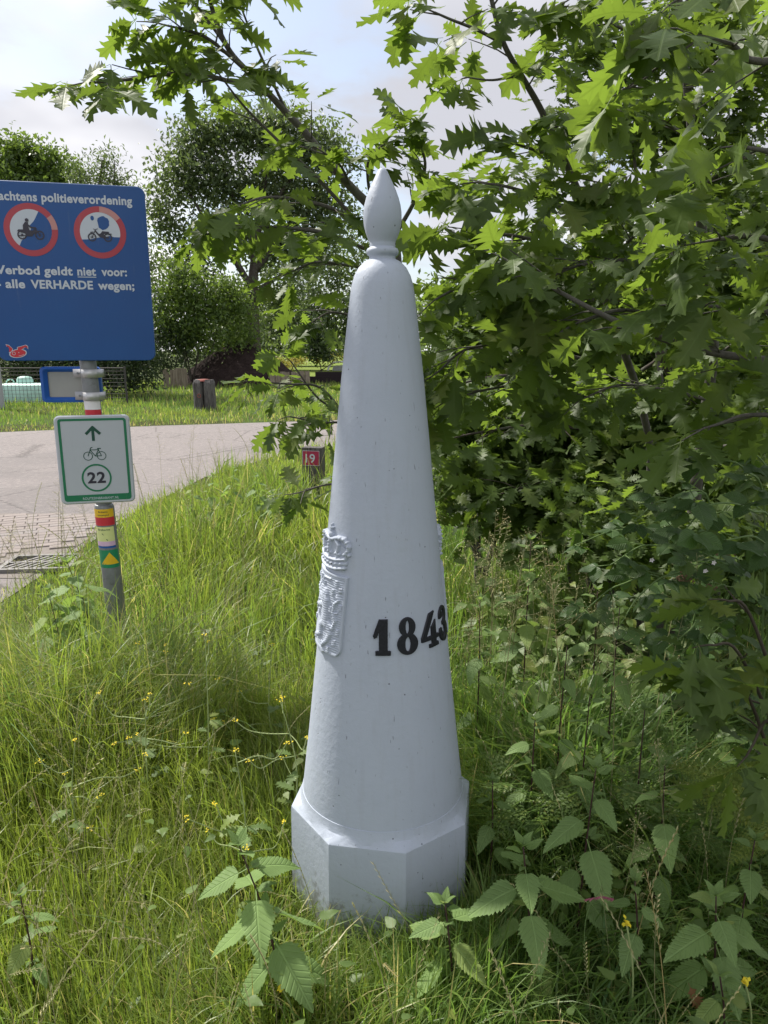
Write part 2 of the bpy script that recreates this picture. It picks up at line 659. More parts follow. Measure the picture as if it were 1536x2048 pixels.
M['sticker_pink'] = mat_plain('lilac sticker band', (0.62, 0.42, 0.58), 0.45, 0.4)
M['sticker_green'] = mat_plain('green sticker', (0.015, 0.22, 0.10), 0.4, 0.4)
M['tape_white'] = mat_plain('white tape', (0.70, 0.68, 0.70), 0.45, 0.4)
M['galvanised'] = mat_plain('galvanised steel', (0.20, 0.21, 0.225), 0.5, 0.5, 0.35, 0.25, 26.0, 0.001, (30, 0.55, (0.11, 0.105, 0.10), 0.6))
M['aluminium'] = mat_plain('aluminium clamp', (0.48, 0.48, 0.49), 0.42, 0.5, 0.55, 0.15, 20.0, 0.0005, (25, 0.55, (0.25, 0.24, 0.23), 0.5))
M['sign_back'] = mat_plain('bare sign back', (0.33, 0.33, 0.31), 0.5, 0.4, 0.2, 0.1, 12.0)
M['iron'] = mat_plain('grate iron', (0.17, 0.162, 0.158), 0.55, 0.4, 0.3, 0.2, 30.0)
M['pit_shade'] = mat_plain('grate pit shade', (0.01, 0.01, 0.01), 0.9, 0.1)  # near black, stands for the shade down the drain
M['fence_wire'] = mat_plain('rusty wire', (0.065, 0.062, 0.058), 0.7, 0.3, 0.2)
M['concrete'] = mat_plain('grey concrete', (0.33, 0.34, 0.35), 0.8, 0.2, var=0.2, scale=9.0)
M['mint'] = mat_plain('mint plastic', (0.42, 0.66, 0.58), 0.5, 0.4, grime=(2.0, 0.5, (0.28, 0.42, 0.36), 0.5))
M['white_tub'] = mat_plain('white tub', (0.70, 0.70, 0.72), 0.5, 0.4)
M['dark_beam'] = mat_plain('dark tarred timber', (0.022, 0.016, 0.018), 0.8, 0.2)


def mat_wood(name, c0, c1, sc=(14, 14, 1.2)):
    m = NT(name)
    n = m.noise(m.coords('Object', sc), 3.0, 6.0, 0.7)
    n2 = m.noise(m.coords(), 3.0, 4.0)
    c = m.mix(m.step(n, 0.3, 0.7), c0, c1)
    c = m.mix(m.math('MULTIPLY', m.step(n2, 0.5, 0.7), 0.4), c, tuple(x * 0.5 for x in c0))
    return m.done(m.principled(c, 0.85, 0.2, 0.0, m.bump(n, 0.02)))


M['weathered_wood'] = mat_wood('weathered post wood', (0.055, 0.050, 0.050), (0.16, 0.15, 0.145))
M['plank_wood'] = mat_wood('grey brown planks', (0.16, 0.13, 0.095), (0.30, 0.255, 0.20), (5, 5, 0.6))
M['red_paint'] = mat_plain('faded red paint', (0.26, 0.09, 0.075), 0.8, 0.2, var=0.4)
M['plate_red'] = mat_plain('number plate red', (0.33, 0.018, 0.065), 0.4, 0.4)


def mat_compost():
    m = NT('compost')
    v = m.coords()
    n = m.noise(v, 6.0, 8.0, 0.75)
    c = m.mix(n, (0.008, 0.006, 0.007), (0.06, 0.042, 0.038))
    return m.done(m.principled(c, 0.95, 0.1, 0.0, m.bump(n, 0.12)))


M['compost'] = mat_compost()


def mat_ground():
    m = NT('soil and thatch')
    v = m.coords()
    n = m.noise(v, 5.0, 8.0, 0.7)
    n2 = m.noise(v, 0.5, 4.0)
    c = m.ramp(n, [(0.3, (0.022, 0.022, 0.010)), (0.55, (0.050, 0.055, 0.018)), (0.75, (0.12, 0.105, 0.05))])
    c = m.mix(m.step(n2, 0.35, 0.65), c, (0.055, 0.085, 0.022))
    return m.done(m.principled(c, 0.95, 0.1, 0.0, m.bump(n, 0.05)))


M['ground'] = mat_ground()


def mat_lawn():
    m = NT('mown lawn')
    v = m.coords()
    n = m.noise(v, 0.35, 6.0, 0.65)
    n2 = m.noise(v, 6.0, 6.0, 0.75)
    c = m.mix(n, (0.12, 0.18, 0.035), (0.24, 0.30, 0.055))
    c = m.mix(m.math('MULTIPLY', n2, 0.5), c, (0.09, 0.12, 0.03))
    return m.done(m.principled(c, 0.9, 0.1, 0.0, m.bump(n2, 0.1)))


M['lawn'] = mat_lawn()


def mat_road():
    m = NT('worn asphalt')
    v = m.coords()
    n = m.noise(v, 0.6, 6.0, 0.65)
    fine = m.noise(v, 130.0, 3.0, 0.7)
    mid = m.noise(v, 14.0, 6.0, 0.7)
    c = m.mix(n, (0.205, 0.185, 0.183), (0.270, 0.243, 0.239))
    c = m.mix(m.math('MULTIPLY', m.step(fine, 0.35, 0.75), 0.75), c, (0.11, 0.10, 0.10))
    c = m.mix(m.math('MULTIPLY', m.step(mid, 0.48, 0.66), 0.5), c, (0.335, 0.295, 0.28))
    crack = m.n('TexVoronoi', feature='DISTANCE_TO_EDGE')
    m.t.links.new(v, crack.inputs['Vector'])
    crack.inputs['Scale'].default_value = 0.55
    ck = m.math('SUBTRACT', 1.0, m.step(m.math('ADD', crack.outputs[0], m.math('MULTIPLY', m.math('SUBTRACT', mid, 0.5), 0.06)), 0.0, 0.012))
    c = m.mix(m.math('MULTIPLY', ck, 0.6), c, (0.08, 0.072, 0.07))
    pat = m.step(m.noise(v, 0.33, 3.0, 0.4), 0.56, 0.60)
    c = m.mix(m.math('MULTIPLY', pat, 0.28), c, (0.13, 0.122, 0.122))
    return m.done(m.principled(c, 0.9, 0.25, 0.0, m.bump(m.math('ADD', fine, m.math('MULTIPLY', mid, 0.6)), 0.008)))


M['road'] = mat_road()


def mat_brick():
    m = NT('paving brick')
    v = m.coords('Object')
    r = m.n('ObjectInfo').outputs['Random']
    c = m.ramp(r, [(0.0, (0.225, 0.197, 0.188)), (0.5, (0.270, 0.235, 0.222)), (1.0, (0.245, 0.225, 0.222))])
    n = m.noise(v, 60.0, 4.0, 0.7)
    c = m.mix(m.math('MULTIPLY', n, 0.5), c, (0.20, 0.17, 0.155))
    return m.done(m.principled(c, 0.9, 0.2, 0.0, m.bump(n, 0.004)))


M['brick'] = mat_brick()
M['joint_sand'] = mat_plain('joint sand', (0.20, 0.178, 0.165), 0.95, 0.1, var=0.3, scale=40.0)

# ------------------------------------------------------------------ the ground, the road, the lawn
NEAR_EDGE = [(-2.45, -6.0), (-2.48, 4.6), (-2.5, 7.2), (-2.3, 9.2), (-1.7, 11.0), (-0.5, 12.4), (2.0, 13.6), (8.0, 15.8), (30.0, 23.0)]
FAR_EDGE = [(-40.0, -3.0), (-20.0, 8.2), (-7.6, 14.4), (-5.0, 15.6), (-2.35, 16.5), (1.0, 17.6), (8.0, 20.2), (30.0, 28.0)]


def near_edge_x(y):
    ys = np.array([p[1] for p in NEAR_EDGE])
    xs = np.array([p[0] for p in NEAR_EDGE])
    return np.interp(y, ys, xs)


def far_edge_y(x):
    return np.interp(x, [p[0] for p in FAR_EDGE], [p[1] for p in FAR_EDGE])


def near_edge_y(x):
    return np.interp(x, [-2.5, -1.7, -0.5, 2.0, 8.0, 30.0], [7.2, 11.0, 12.4, 13.6, 15.8, 23.0])


def on_road(x, y, pad=0.0):
    beyond = np.where(x < -2.5, x < near_edge_x(y) + pad, y > near_edge_y(x) - pad)
    beyond = beyond | (x < near_edge_x(y) + pad)
    return beyond & (y < far_edge_y(x) + pad)


def ground_mesh():
    xs = np.concatenate([[-900, -200, -60], np.linspace(-24, 24, 49), [60, 200, 900]])
    ys = np.concatenate([[-300, -40, -8], np.linspace(-3, 45, 49), [80, 250, 1200]])
    V = [(x, y, 0.0) for y in ys for x in xs]
    n = len(xs)
    F = [(j * n + i, j * n + i + 1, (j + 1) * n + i + 1, (j + 1) * n + i) for j in range(len(ys) - 1) for i in range(n - 1)]
    return py_mesh('ground', V, F)


struct('ground', ground_mesh(), M['ground'])
road_poly = FAR_EDGE[::-1] + [(-40.0, -6.0)] + NEAR_EDGE
tris = tessellate_polygon([[Vector((p[0], p[1], 0)) for p in road_poly]])
road_me = py_mesh('road', [(p[0], p[1], 0.006) for p in road_poly], [tuple(t) for t in tris])
for p_ in road_me.polygons:
    if p_.normal.z < 0:
        p_.flip()
road = struct('road', road_me, M['road'])
lawn_me = py_mesh('lawn', [(-10, 38, 0.008), (40, 38, 0.008), (60, 230, 0.008), (-40, 230, 0.008)], [(0, 1, 2, 3)])
struct('lawn', lawn_me, M['lawn'])

# brick paving set in the road by the drain: every brick a piece
pav = Geo().add([(-4.05, 4.95, 0.010), (-2.55, 4.95, 0.010), (-2.55, 7.05, 0.010), (-4.05, 7.05, 0.010)], [(0, 1, 2, 3)])
pav_o = obj('paving_bed', pav.mesh('paving_bed'), M['joint_sand'], road)
bg_ = Geo()
L_, W_, b_ = 0.098, 0.0475, 0.004
ring0 = [(-L_, -W_), (L_, -W_), (L_, W_), (-L_, W_)]
vs = [(x, y, 0) for x, y in ring0] + [(x, y, 0.012) for x, y in ring0] + [(x - math.copysign(b_, x), y - math.copysign(b_, y), 0.016) for x, y in ring0]
fs = [(8, 9, 10, 11)] + [(i, (i + 1) % 4, 4 + (i + 1) % 4, 4 + i) for i in range(4)] + [(4 + i, 4 + (i + 1) % 4, 8 + (i + 1) % 4, 8 + i) for i in range(4)]
bg_.add(vs, fs)
brick_me = bg_.mesh('brick')
brick_me.materials.append(M['brick'])
ca, sa = math.cos(R(24)), math.sin(R(24))
for j in range(-30, 31):
    for i in range(-16, 17):
        a = i * 0.204 + (0.102 if j % 2 else 0.0)
        b = j * 0.103
        x, y = -3.2 + a * ca - b * sa, 6.0 + a * sa + b * ca
        if not (-3.98 < x < -2.62 and 5.02 < y < 6.98):
            continue
        if x < -0.53 * y * 1.02 - 0.25 or (x > -2.95 and 4.9 < y < 5.75):
            continue
        o = bpy.data.objects.new('brick', brick_me)
        o.location = (x, y, 0.0040 + random.uniform(-0.0012, 0.0025))
        o.rotation_euler = (R(random.uniform(-0.8, 0.8)), R(random.uniform(-0.8, 0.8)), R(24 + random.uniform(-1.0, 1.0)))
        link(o, pav_o)

# drain grate
gr = thing('drain_grate', 'slotted iron drain grate set in the road edge by the signpost', 'drain grate', (-2.60, 5.28, 0.008), R(6))
g = Geo()
for lo, hi in (((-0.26, -0.20, 0), (0.26, -0.165, 0.03)), ((-0.26, 0.165, 0), (0.26, 0.20, 0.03)), ((-0.26, -0.165, 0), (-0.225, 0.165, 0.03)), ((0.225, -0.165, 0), (0.26, 0.165, 0.03))):
    g.box(lo, hi)
obj('frame', g.mesh('frame'), M['iron'], gr)
obj('shaft', Geo().add([(-0.225, -0.165, 0.004), (0.225, -0.165, 0.004), (0.225, 0.165, 0.004), (-0.225, 0.165, 0.004)], [(0, 1, 2, 3)]).mesh('shaft'), M['pit_shade'], gr)  # flat black plate in place of the shaded hollow below the bars
bar_g = Geo().box((-0.012, -0.19, 0.004), (0.012, 0.19, 0.026), Matrix.Rotation(R(-32), 4, 'Z'))
bar_me = bar_g.mesh('bar')
bar_me.materials.append(M['iron'])
for k in range(6):
    obj('bar', bar_me, None, gr, (-0.15 + 0.06 * k, 0, 0.0))
obj('cross_bar', Geo().box((-0.224, -0.014, 0.006), (0.224, 0.014, 0.0285)).mesh('cross_bar'), M['iron'], gr)

# ------------------------------------------------------------------ the cast iron boundary post
PX0, PY0 = -0.004, 1.96
post = thing('boundary_post', 'tall tapered silver grey iron boundary post dated 1843 on an eight sided base', 'boundary post', (PX0, PY0, 0))
SHAFT = [(0.2425, 0.300), (0.2400, 0.320), (0.2165, 0.520), (0.1945, 0.720), (0.1730, 0.920), (0.1520, 1.120), (0.1310, 1.320), (0.1105, 1.520), (0.0900, 1.690), (0.0845, 1.735), (0.0800, 1.763), (0.0725, 1.787), (0.0620, 1.806), (0.0490, 1.819), (0.0390, 1.825), (0.0, 1.825)]


def cone_r(z):
    return np.interp(z, [p[1] for p in SHAFT[:10]], [p[0] for p in SHAFT[:10]])


def dense(prof, step=0.03):
    res = []
    for (r0, z0), (r1, z1) in zip(prof[:-1], prof[1:]):
        n = max(1, int(math.hypot(r1 - r0, z1 - z0) / step))
        res += [(r0 + (r1 - r0) * k / n, z0 + (z1 - z0) * k / n) for k in range(n)]
    return res + [prof[-1]]


obj('shaft', Geo().lathe(dense(SHAFT), 112).mesh('shaft', True), M['post_paint'], post)
FIN = [(0.03522, 1.822), (0.03377, 1.83), (0.03397, 1.8345), (0.0386, 1.837), (0.0413, 1.8415), (0.04169, 1.847), (0.03908, 1.8525), (0.03329, 1.8555), (0.03233, 1.8575), (0.03377, 1.8607), (0.03233, 1.864), (0.03377, 1.8699), (0.0386, 1.8797), (0.04342, 1.8927), (0.04709, 1.9079), (0.04883, 1.9242), (0.04854, 1.9405), (0.04613, 1.9567), (0.0413, 1.9741), (0.03426, 1.9925), (0.02654, 2.0088), (0.0193, 2.0229), (0.01351, 2.0349), (0.00917, 2.0414), (0.00386, 2.0446), (0.0, 2.0448)]
obj('finial', Geo().lathe(FIN, 64).mesh('finial', True), M['post_paint'], post)

# octagonal plinth with its sloping ledge
A0 = -77.0
RO = 0.277


def octagon_rings(rings, per=12):
    """rings: (kind, radius, z); kind 'o' octagon, 'c' circle"""
    n = 8 * per
    g = Geo()
    for kind, r, z in rings:
        for k in range(n):
            a = A0 + 360.0 * k / n
            d = (k % per) / per * 45 - 22.5
            rr = r if kind == 'c' else r * math.cos(R(22.5)) / math.cos(R(d))
            g.v.append((rr * math.cos(R(a)), rr * math.sin(R(a)), z))
    for i in range(len(rings) - 1):
        for k in range(n):
            k2 = (k + 1) % n
            g.f.append((i * n + k, i * n + k2, (i + 1) * n + k2, (i + 1) * n + k))
    return g


pl = octagon_rings([('o', RO + 0.004, -0.06), ('o', RO + 0.002, 0.14), ('o', RO, 0.280), ('o', RO - 0.001, 0.287), ('o', RO - 0.006, 0.2925), ('c', 0.2475, 0.3050), ('c', 0.2440, 0.3130), ('c', 0.2405, 0.3300), ('c', 0.2300, 0.3310)])
obj('plinth', pl.mesh('plinth', True, 24), M['post_paint'], post)


def relief(name, H, us, vs, z_of_v, phi0, base_h, mat, thr=0.00025):
    """height field H over (u across, v up) wrapped on the cone"""
    nu, nv = len(us), len(vs)
    keep = H > thr
    idx = -np.ones((nv, nu), int)
    q = keep[:-1, :-1] | keep[1:, :-1] | keep[:-1, 1:] | keep[1:, 1:]
    need = np.zeros((nv, nu), bool)
    for dj in (0, 1):
        for di in (0, 1):
            need[dj:nv - 1 + dj, di:nu - 1 + di] |= q
    jj, ii = np.nonzero(need)
    idx[jj, ii] = np.arange(len(jj))
    z = z_of_v(vs[jj])
    r = cone_r(z)
    phi = R(phi0) + us[ii] / np.maximum(r, 0.05)
    rr = r + np.where(keep[jj, ii], H[jj, ii], -0.002)
    V = np.stack([rr * np.sin(phi), -rr * np.cos(phi), z], 1)
    J, I = np.nonzero(q)
    a, b, c, d = idx[J, I], idx[J, I + 1], idx[J + 1, I + 1], idx[J + 1, I]
    T = np.concatenate([np.stack([a, b, c], 1), np.stack([a, c, d], 1)])
    me = tri_mesh(name, V, T, None, True)
    return obj(name, me, mat, post)


def sd_capsules(U, W, pts, r0, r1, h, flat=1.0):
    """rounded ridge along a polyline: height h in the middle"""
    res = np.zeros_like(U)
    n = len(pts) - 1
    for k in range(n):
        (ax, ay), (bx, by) = pts[k], pts[k + 1]
        dx, dy = bx - ax, by - ay
        t = np.clip(((U - ax) * dx + (W - ay) * dy) / max(dx * dx + dy * dy, 1e-9), 0, 1)
        d = np.hypot(U - ax - t * dx, W - ay - t * dy)
        rad = r0 + (r1 - r0) * (k + t) / n
        res = np.maximum(res, h * np.sqrt(np.clip(1 - (d / rad) ** 2, 0, 1)) ** flat)
    return res


def coat_of_arms(phi0, ztop):
    """a crowned shield with a rampant lion; cm in a frame whose origin is the shield's centre"""
    us = np.linspace(-0.092, 0.092, 148)
    vs = np.linspace(-0.125, 0.245, 290)
    U, W = np.meshgrid(us * 100, vs * 100)
    H = np.zeros_like(U)
    # shield plate
    w = np.where(W < -8.5, 8.0 - np.clip((-8.5 - W) / 3.0, 0, 1) ** 2 * 2.2, 8.0)
    inside = (np.abs(U) < w) & (W < 11) & (W > -11.2 + 0.016 * np.clip(np.abs(U), 0, 9) ** 2 * 0 - np.where(np.abs(U) < 1.2, 0.6 * (1.2 - np.abs(U)), 0))
    H = np.where(inside, 0.0075, 0.0)
    field = inside & (np.abs(U) < w - 0.7) & (W < 10.3) & (W > -10.5)
    H = np.where(field, 0.0062 + 0.0006 * np.sign(np.sin(W * 2 * math.pi / 0.62)), H)
    L = np.zeros_like(U)

    def cap(pts, r0, r1, h):
        nonlocal L
        L = np.maximum(L, sd_capsules(U, W, pts, r0, r1, h))

    cap([(-1.6, 6.2), (-0.7, 5.4)], 1.5, 1.7, 0.0075)
    cap([(-2.6, 5.7), (-1.8, 6.0)], 0.8, 1.0, 0.0065)
    cap([(-0.4, 5.0), (0.4, 3.0), (0.7, 0.6), (1.2, -1.6)], 2.0, 1.35, 0.0085)
    cap([(0.8, -1.8), (1.5, -3.2)], 1.8, 1.3, 0.0085)
    cap([(0.6, -2.8), (-1.6, -4.2), (-1.2, -6.6), (-3.4, -7.6)], 1.15, 0.55, 0.0065)
    cap([(1.9, -3.2), (3.6, -5.4), (2.4, -7.6), (0.6, -9.2)], 1.1, 0.55, 0.0065)
    cap([(-0.6, 3.6), (-3.2, 4.0), (-5.0, 5.8)], 0.95, 0.55, 0.0062)
    cap([(-0.2, 2.0), (-2.8, 1.2), (-5.2, 0.6)], 0.95, 0.55, 0.0062)
    for dx, dy in ((-0.7, 0.5), (-0.9, -0.2), (-0.3, -0.8)):
        for px, py in ((-5.0, 5.8), (-5.2, 0.6), (-3.4, -7.6), (0.6, -9.2)):
            cap([(px, py), (px + dx, py + dy)], 0.42, 0.25, 0.0045)
    cap([(-4.8, 5.6), (-1.0, 9.4), (2.2, 9.6)], 0.34, 0.22, 0.0042)
    cap([(-6.0, -1.2), (-5.0, 2.2)], 0.3, 0.3, 0.004)
    cap([(-6.4, -0.6), (-4.6, 2.0)], 0.25, 0.25, 0.004)
    cap([(2.3, -2.4), (4.4, -3.8), (5.4, -1.4), (4.2, 0.8), (4.5, 3.2), (5.9, 4.4)], 0.62, 0.42, 0.006)
    cap([(4.4, 0.6), (5.8, 0.9)], 0.4, 0.25, 0.0045)
    cap([(5.9, 4.4), (5.0, 5.4)], 0.5, 0.3, 0.005)
    for px, py in ((-0.1, 5.0), (0.9, 4.2), (-0.9, 3.6), (0.4, 5.9)):
        cap([(px, py), (px + 0.9, py - 0.8)], 0.42, 0.3, 0.0105)
    for k in range(3):
        cap([(-2.2 + 0.8 * k, 7.3), (-2.3 + 0.9 * k, 8.3)], 0.36, 0.2, 0.0055)
    for bx, by in ((-6.2, 8.6), (4.6, 8.8), (6.3, 7.2), (3.4, 6.2), (6.6, 2.6), (3.0, 1.4), (-6.4, -3.4), (-3.6, -1.0), (6.4, -4.2), (5.4, -7.4), (-5.6, -8.8), (3.2, -9.8), (-3.6, 8.8)):
        L = np.maximum(L, np.where((np.abs(U - bx) < 0.5) & (np.abs(W - by) < 0.75), 0.004, 0))
    H = np.where(L > 0.0002, np.maximum(H, 0) * inside + 0.0 + np.where(inside, 0.0, 0.0) + L, H) if False else H + L * inside
    # crown
    C = np.zeros_like(U)

    def ccap(pts, r0, r1, h):
        nonlocal C
        C = np.maximum(C, sd_capsules(U, W, pts, r0, r1, h))

    def band(y, r, h):
        ccap([(-6.6, y + 0.9), (-3.4, y + 0.2), (0, y), (3.4, y + 0.2), (6.6, y + 0.9)], r, r, h)

    band(12.4, 0.55, 0.011)
    band(13.6, 0.75, 0.008)
    band(14.8, 0.50, 0.011)
    for k in range(7):
        x = -5.4 + 1.8 * k
        ccap([(x, 13.75 + 0.02 * x * x), (x + 0.01, 13.8 + 0.02 * x * x)], 0.5, 0.5, 0.0125)
    for x, hh in ((-6.9, 17.2), (-3.8, 17.0), (0.0, 16.8), (3.8, 17.0), (6.9, 17.2)):
        ccap([(x * 0.95, 15.4), (x, hh)], 0.5, 0.4, 0.009)
        for dx, dy in ((-0.75, -0.3), (0.75, -0.3), (0, 0.6)):
            ccap([(x + dx, hh + dy), (x + dx + 0.01, hh + dy)], 0.55, 0.55, 0.011)
    for s in (-1, 1):
        ccap([(s * 6.8, 17.2), (s * 7.4, 19.0), (s * 5.9, 20.8), (s * 3.2, 20.9), (s * 0.4, 20.0)], 0.7, 0.6, 0.011)
        for k, (x, y) in enumerate(((7.3, 18.0), (7.35, 19.2), (6.8, 20.2), (5.8, 20.9), (4.6, 21.1), (3.4, 20.9), (2.3, 20.6))):
            ccap([(s * x, y), (s * x + 0.01, y)], 0.45, 0.45, 0.0145)
        ccap([(s * 3.8, 17.4), (s * 4.0, 19.0), (s * 2.4, 20.4), (0, 20.2)], 0.55, 0.5, 0.0115)
    ccap([(0, 16.8), (0, 20.2)], 0.6, 0.6, 0.012)
    for y in (17.6, 18.5, 19.4):
        ccap([(0, y), (0.01, y)], 0.42, 0.42, 0.0155)
    ccap([(0, 21.3), (0.01, 21.3)], 1.0, 1.0, 0.012)
    ccap([(0, 22.0), (0, 24.0)], 0.3, 0.3, 0.009)
    ccap([(-0.7, 23.2), (0.7, 23.2)], 0.3, 0.3, 0.009)
    fill = (W > 12.2) & (W < 20.4 - 0.05 * U * U) & (np.abs(U) < 6.2 + 0.06 * (W - 12))
    C = np.maximum(C, np.where(fill, 0.0032, 0))
    H = np.maximum(H, C) * 0.98
    o = relief('coat_of_arms', H, us, vs, lambda v: ztop + v, phi0, 0, M['post_paint'])
    return o


coat_of_arms(-61.0, 0.906)
coat_of_arms(119.0, 0.906)['label'] = 'coat of arms showing only in profile at the right edge'


def poly_in(U, W, pts):
    ins = np.zeros(U.shape, bool)
    n = len(pts)
    for i in range(n):
        (x0, y0), (x1, y1) = pts[i], pts[(i + 1) % n]
        c = ((y0 > W) != (y1 > W)) & (U < (x1 - x0) * (W - y0) / (y1 - y0 + 1e-12) + x0)
        ins ^= c
    return ins


def glyph(ch, U, W):
    def rect(a, b, c, d):
        return (U > a) & (U < b) & (W > c) & (W < d)

    def ell(cx, cy, a, b):
        return ((U - cx) / a) ** 2 + ((W - cy) / b) ** 2 < 1

    if ch == '1':
        return rect(-0.0115, 0.0125, 0, 0.099) | (rect(-0.0205, 0.0215, 0, 0.0125) & ~ell(-0.0215, 0.0185, 0.007, 0.007) & ~ell(0.0225, 0.0185, 0.007, 0.007)) | poly_in(U, W, [(-0.004, 0.099), (-0.0115, 0.099), (-0.0275, 0.054), (-0.0235, 0.046), (-0.0165, 0.050), (-0.009, 0.070)])
    if ch == '8':
        o = ell(0, 0.0745, 0.0235, 0.0265) | ell(0, 0.0275, 0.0300, 0.0295) | rect(-0.014, 0.014, 0.044, 0.060)
        return o & ~ell(0, 0.0745, 0.0055, 0.0185) & ~ell(0, 0.0270, 0.0080, 0.0205)
    if ch == '4':
        return poly_in(U, W, [(0.019, 0.101), (-0.003, 0.097), (-0.034, 0.034), (-0.034, 0.022), (-0.020, 0.028)]) | rect(-0.034, 0.034, 0.0215, 0.0335) | rect(0.004, 0.0225, 0.0, 0.058) | poly_in(U, W, [(0.004, 0.055), (0.0225, 0.055), (0.0225, 0.076)]) | rect(-0.007, 0.033, 0, 0.0105)
    if ch == '3':
        up = ell(0, 0.0745, 0.0250, 0.0255) & ~ell(-0.0035, 0.0745, 0.0105, 0.0180)
        lo = ell(0.001, 0.0275, 0.0290, 0.0295) & ~ell(-0.0035, 0.0270, 0.0110, 0.0205)
        gap = rect(-0.04, -0.0035, 0.040, 0.068)
        return ((up | lo) & ~gap) | ell(-0.0150, 0.0790, 0.0095, 0.0105) | ell(-0.0170, 0.0210, 0.0105, 0.0115) | rect(-0.006, 0.010, 0.046, 0.056)
    return rect(-0.006, 0.006, 0, 0.012)


for ch, phi in (('1', 0.5), ('8', 21.5), ('4', 45.0), ('3', 66.5)):
    us = np.arange(-0.040, 0.0401, 0.0007)
    vs = np.arange(-0.004, 0.1041, 0.0008)
    U, W = np.meshgrid(us, vs)
    ins = glyph(ch, U * 1.03, W * 1.03).astype(float)
    relief('digit', ins * 0.0052, us, vs, lambda v: 0.817 + v, phi, 0, M['black_paint'])

# ------------------------------------------------------------------ the signpost on the left
SX, SY = -1.400, 3.60
LEAN = -0.026
sp = thing('signpost', 'round grey galvanised pole with route stickers standing in the verge grass', 'signpost', (SX, SY, 0))


def axis(z):
    return (SX + LEAN * z, SY)


def lean_pt(x, y, z):
    return (x + LEAN * z, y, z)


low = Geo().lathe([(0.048, -0.05), (0.048, 0.30), (0.048, 0.815), (0.0465, 0.828), (0.0430, 0.836), (0.0385, 0.838)], 32)
low.v = [lean_pt(*p) for p in low.v]
obj('lower_tube', low.mesh('lower_tube', True, 40), M['galvanised'], sp)
up = Geo().lathe([(0.0385, 0.836), (0.0385, 1.30), (0.0385, 2.28), (0.036, 2.292), (0.0, 2.295)], 32)
up.v = [lean_pt(*p) for p in up.v]
obj('upper_tube', up.mesh('upper_tube', True, 40), M['galvanised'], sp)


def sticker(name, z0, z1, a0, a1, rad, mat, label=None, shape=None):
    g = Geo()
    if shape is None:
        n = 14
        for z in (z0, z1):
            for k in range(n + 1):
                a = R(a0 + (a1 - a0) * k / n)
                g.v.append(lean_pt(rad * math.sin(a), -rad * math.cos(a), z))
        for k in range(n):
            g.f.append((k, k + 1, n + 2 + k, n + 1 + k))
    else:
        rows = 8
        for i in range(rows + 1):
            t = i / rows
            z = z0 + (z1 - z0) * t
            l = a0 + (0.5 * (a0 + a1) - a0) * t
            r_ = a1 + (0.5 * (a0 + a1) - a1) * t
            for k in range(7):
                a = R(l + (r_ - l) * k / 6)
                g.v.append(lean_pt(rad * math.sin(a), -rad * math.cos(a), z))
        for i in range(rows):
            for k in range(6):
                b = i * 7 + k
                g.f.append((b, b + 1, b + 8, b + 7))
    o = obj(name, g.mesh(name, True), mat, sp)
    if label:
        o['label'] = label
    return o


def curved_text(parent, name, s, mat, z, h, ac, width, rad):
    vs, fs = text_verts(s, 0.01)
    x0 = min(v[0] for v in vs)
    x1 = max(v[0] for v in vs)
    pts = []
    for x, y in vs:
        u = ((x - x0) / (x1 - x0) - 0.5) * width
        a = R(ac) + u / rad
        pts.append(lean_pt(rad * math.sin(a), -rad * math.cos(a), z + y * h / 0.69))
    me = py_mesh(name, pts, fs)
    if me.polygons[0].normal.y > 0:
        me.flip_normals()
    return obj(name, me, mat, parent)


RL = 0.0488
st = sticker('sticker', 0.777, 0.819, -62, 78, RL, M['sticker_yellow'], 'yellow sticker with two lines of small dark lettering')
curved_text(st, 'lettering', 'Brabants', M['symbol_dark'], 0.8015, 0.0085, 10, 0.046, RL + 0.0005)
curved_text(st, 'lettering', 'bomenpad', M['symbol_dark'], 0.7850, 0.0085, 10, 0.055, RL + 0.0005)
sticker('sticker', 0.734, 0.7765, -62, 80, RL, M['sticker_red'], 'plain red sticker band')
st = sticker('sticker', 0.628, 0.727, -60, 66, RL, M['sticker_pale'], 'pale yellow green sticker with a dark slanting bar and lilac foot')
curved_text(st, 'lettering', 'Brabants', M['symbol_green'], 0.709, 0.0095, 4, 0.062, RL + 0.0005)
g = Geo()
for sgn in (0, 1):
    pass
bar_pts = [(-0.012, 0.694), (-0.007, 0.694), (0.016, 0.657), (0.011, 0.657)]
pp = []
for u, z in bar_pts:
    a = R(4) + u / RL
    pp.append(lean_pt((RL + 0.0006) * math.sin(a), -(RL + 0.0006) * math.cos(a), z))
obj('slanting_bar', Geo().add(pp, [(3, 2, 1, 0)]).mesh('slanting_bar'), M['symbol_green'], st)
g = Geo()
n = 12
for z in (0.6285, 0.652):
    for k in range(n + 1):
        a = R(-60 + 126 * k / n)
        g.v.append(lean_pt((RL + 0.0005) * math.sin(a), -(RL + 0.0005) * math.cos(a), z))
for k in range(n):
    g.f.append((k, k + 1, n + 2 + k, n + 1 + k))
obj('lilac_band', g.mesh('lilac_band', True), M['sticker_pink'], st)
sticker('sticker', 0.617, 0.6265, -60, 66, RL, M['blue_frame'], 'thin blue strip sticker')
st = sticker('sticker', 0.512, 0.606, -58, 84, RL, M['sticker_green'], 'green sticker with a yellow triangle')
tri = sticker('triangle', 0.531, 0.594, -34, 78, RL + 0.0006, M['sticker_yellow'], None, 'tri')
tri.parent = st
RU = 0.0392
sticker('tape', 1.315, 1.372, -85, 85, RU, M['tape_white'], 'white plastic tape wrapped round the pole')
sticker('tape', 1.270, 1.3145, -85, 85, RU, M['sticker_red'], 'red plastic tape wrapped round the pole')

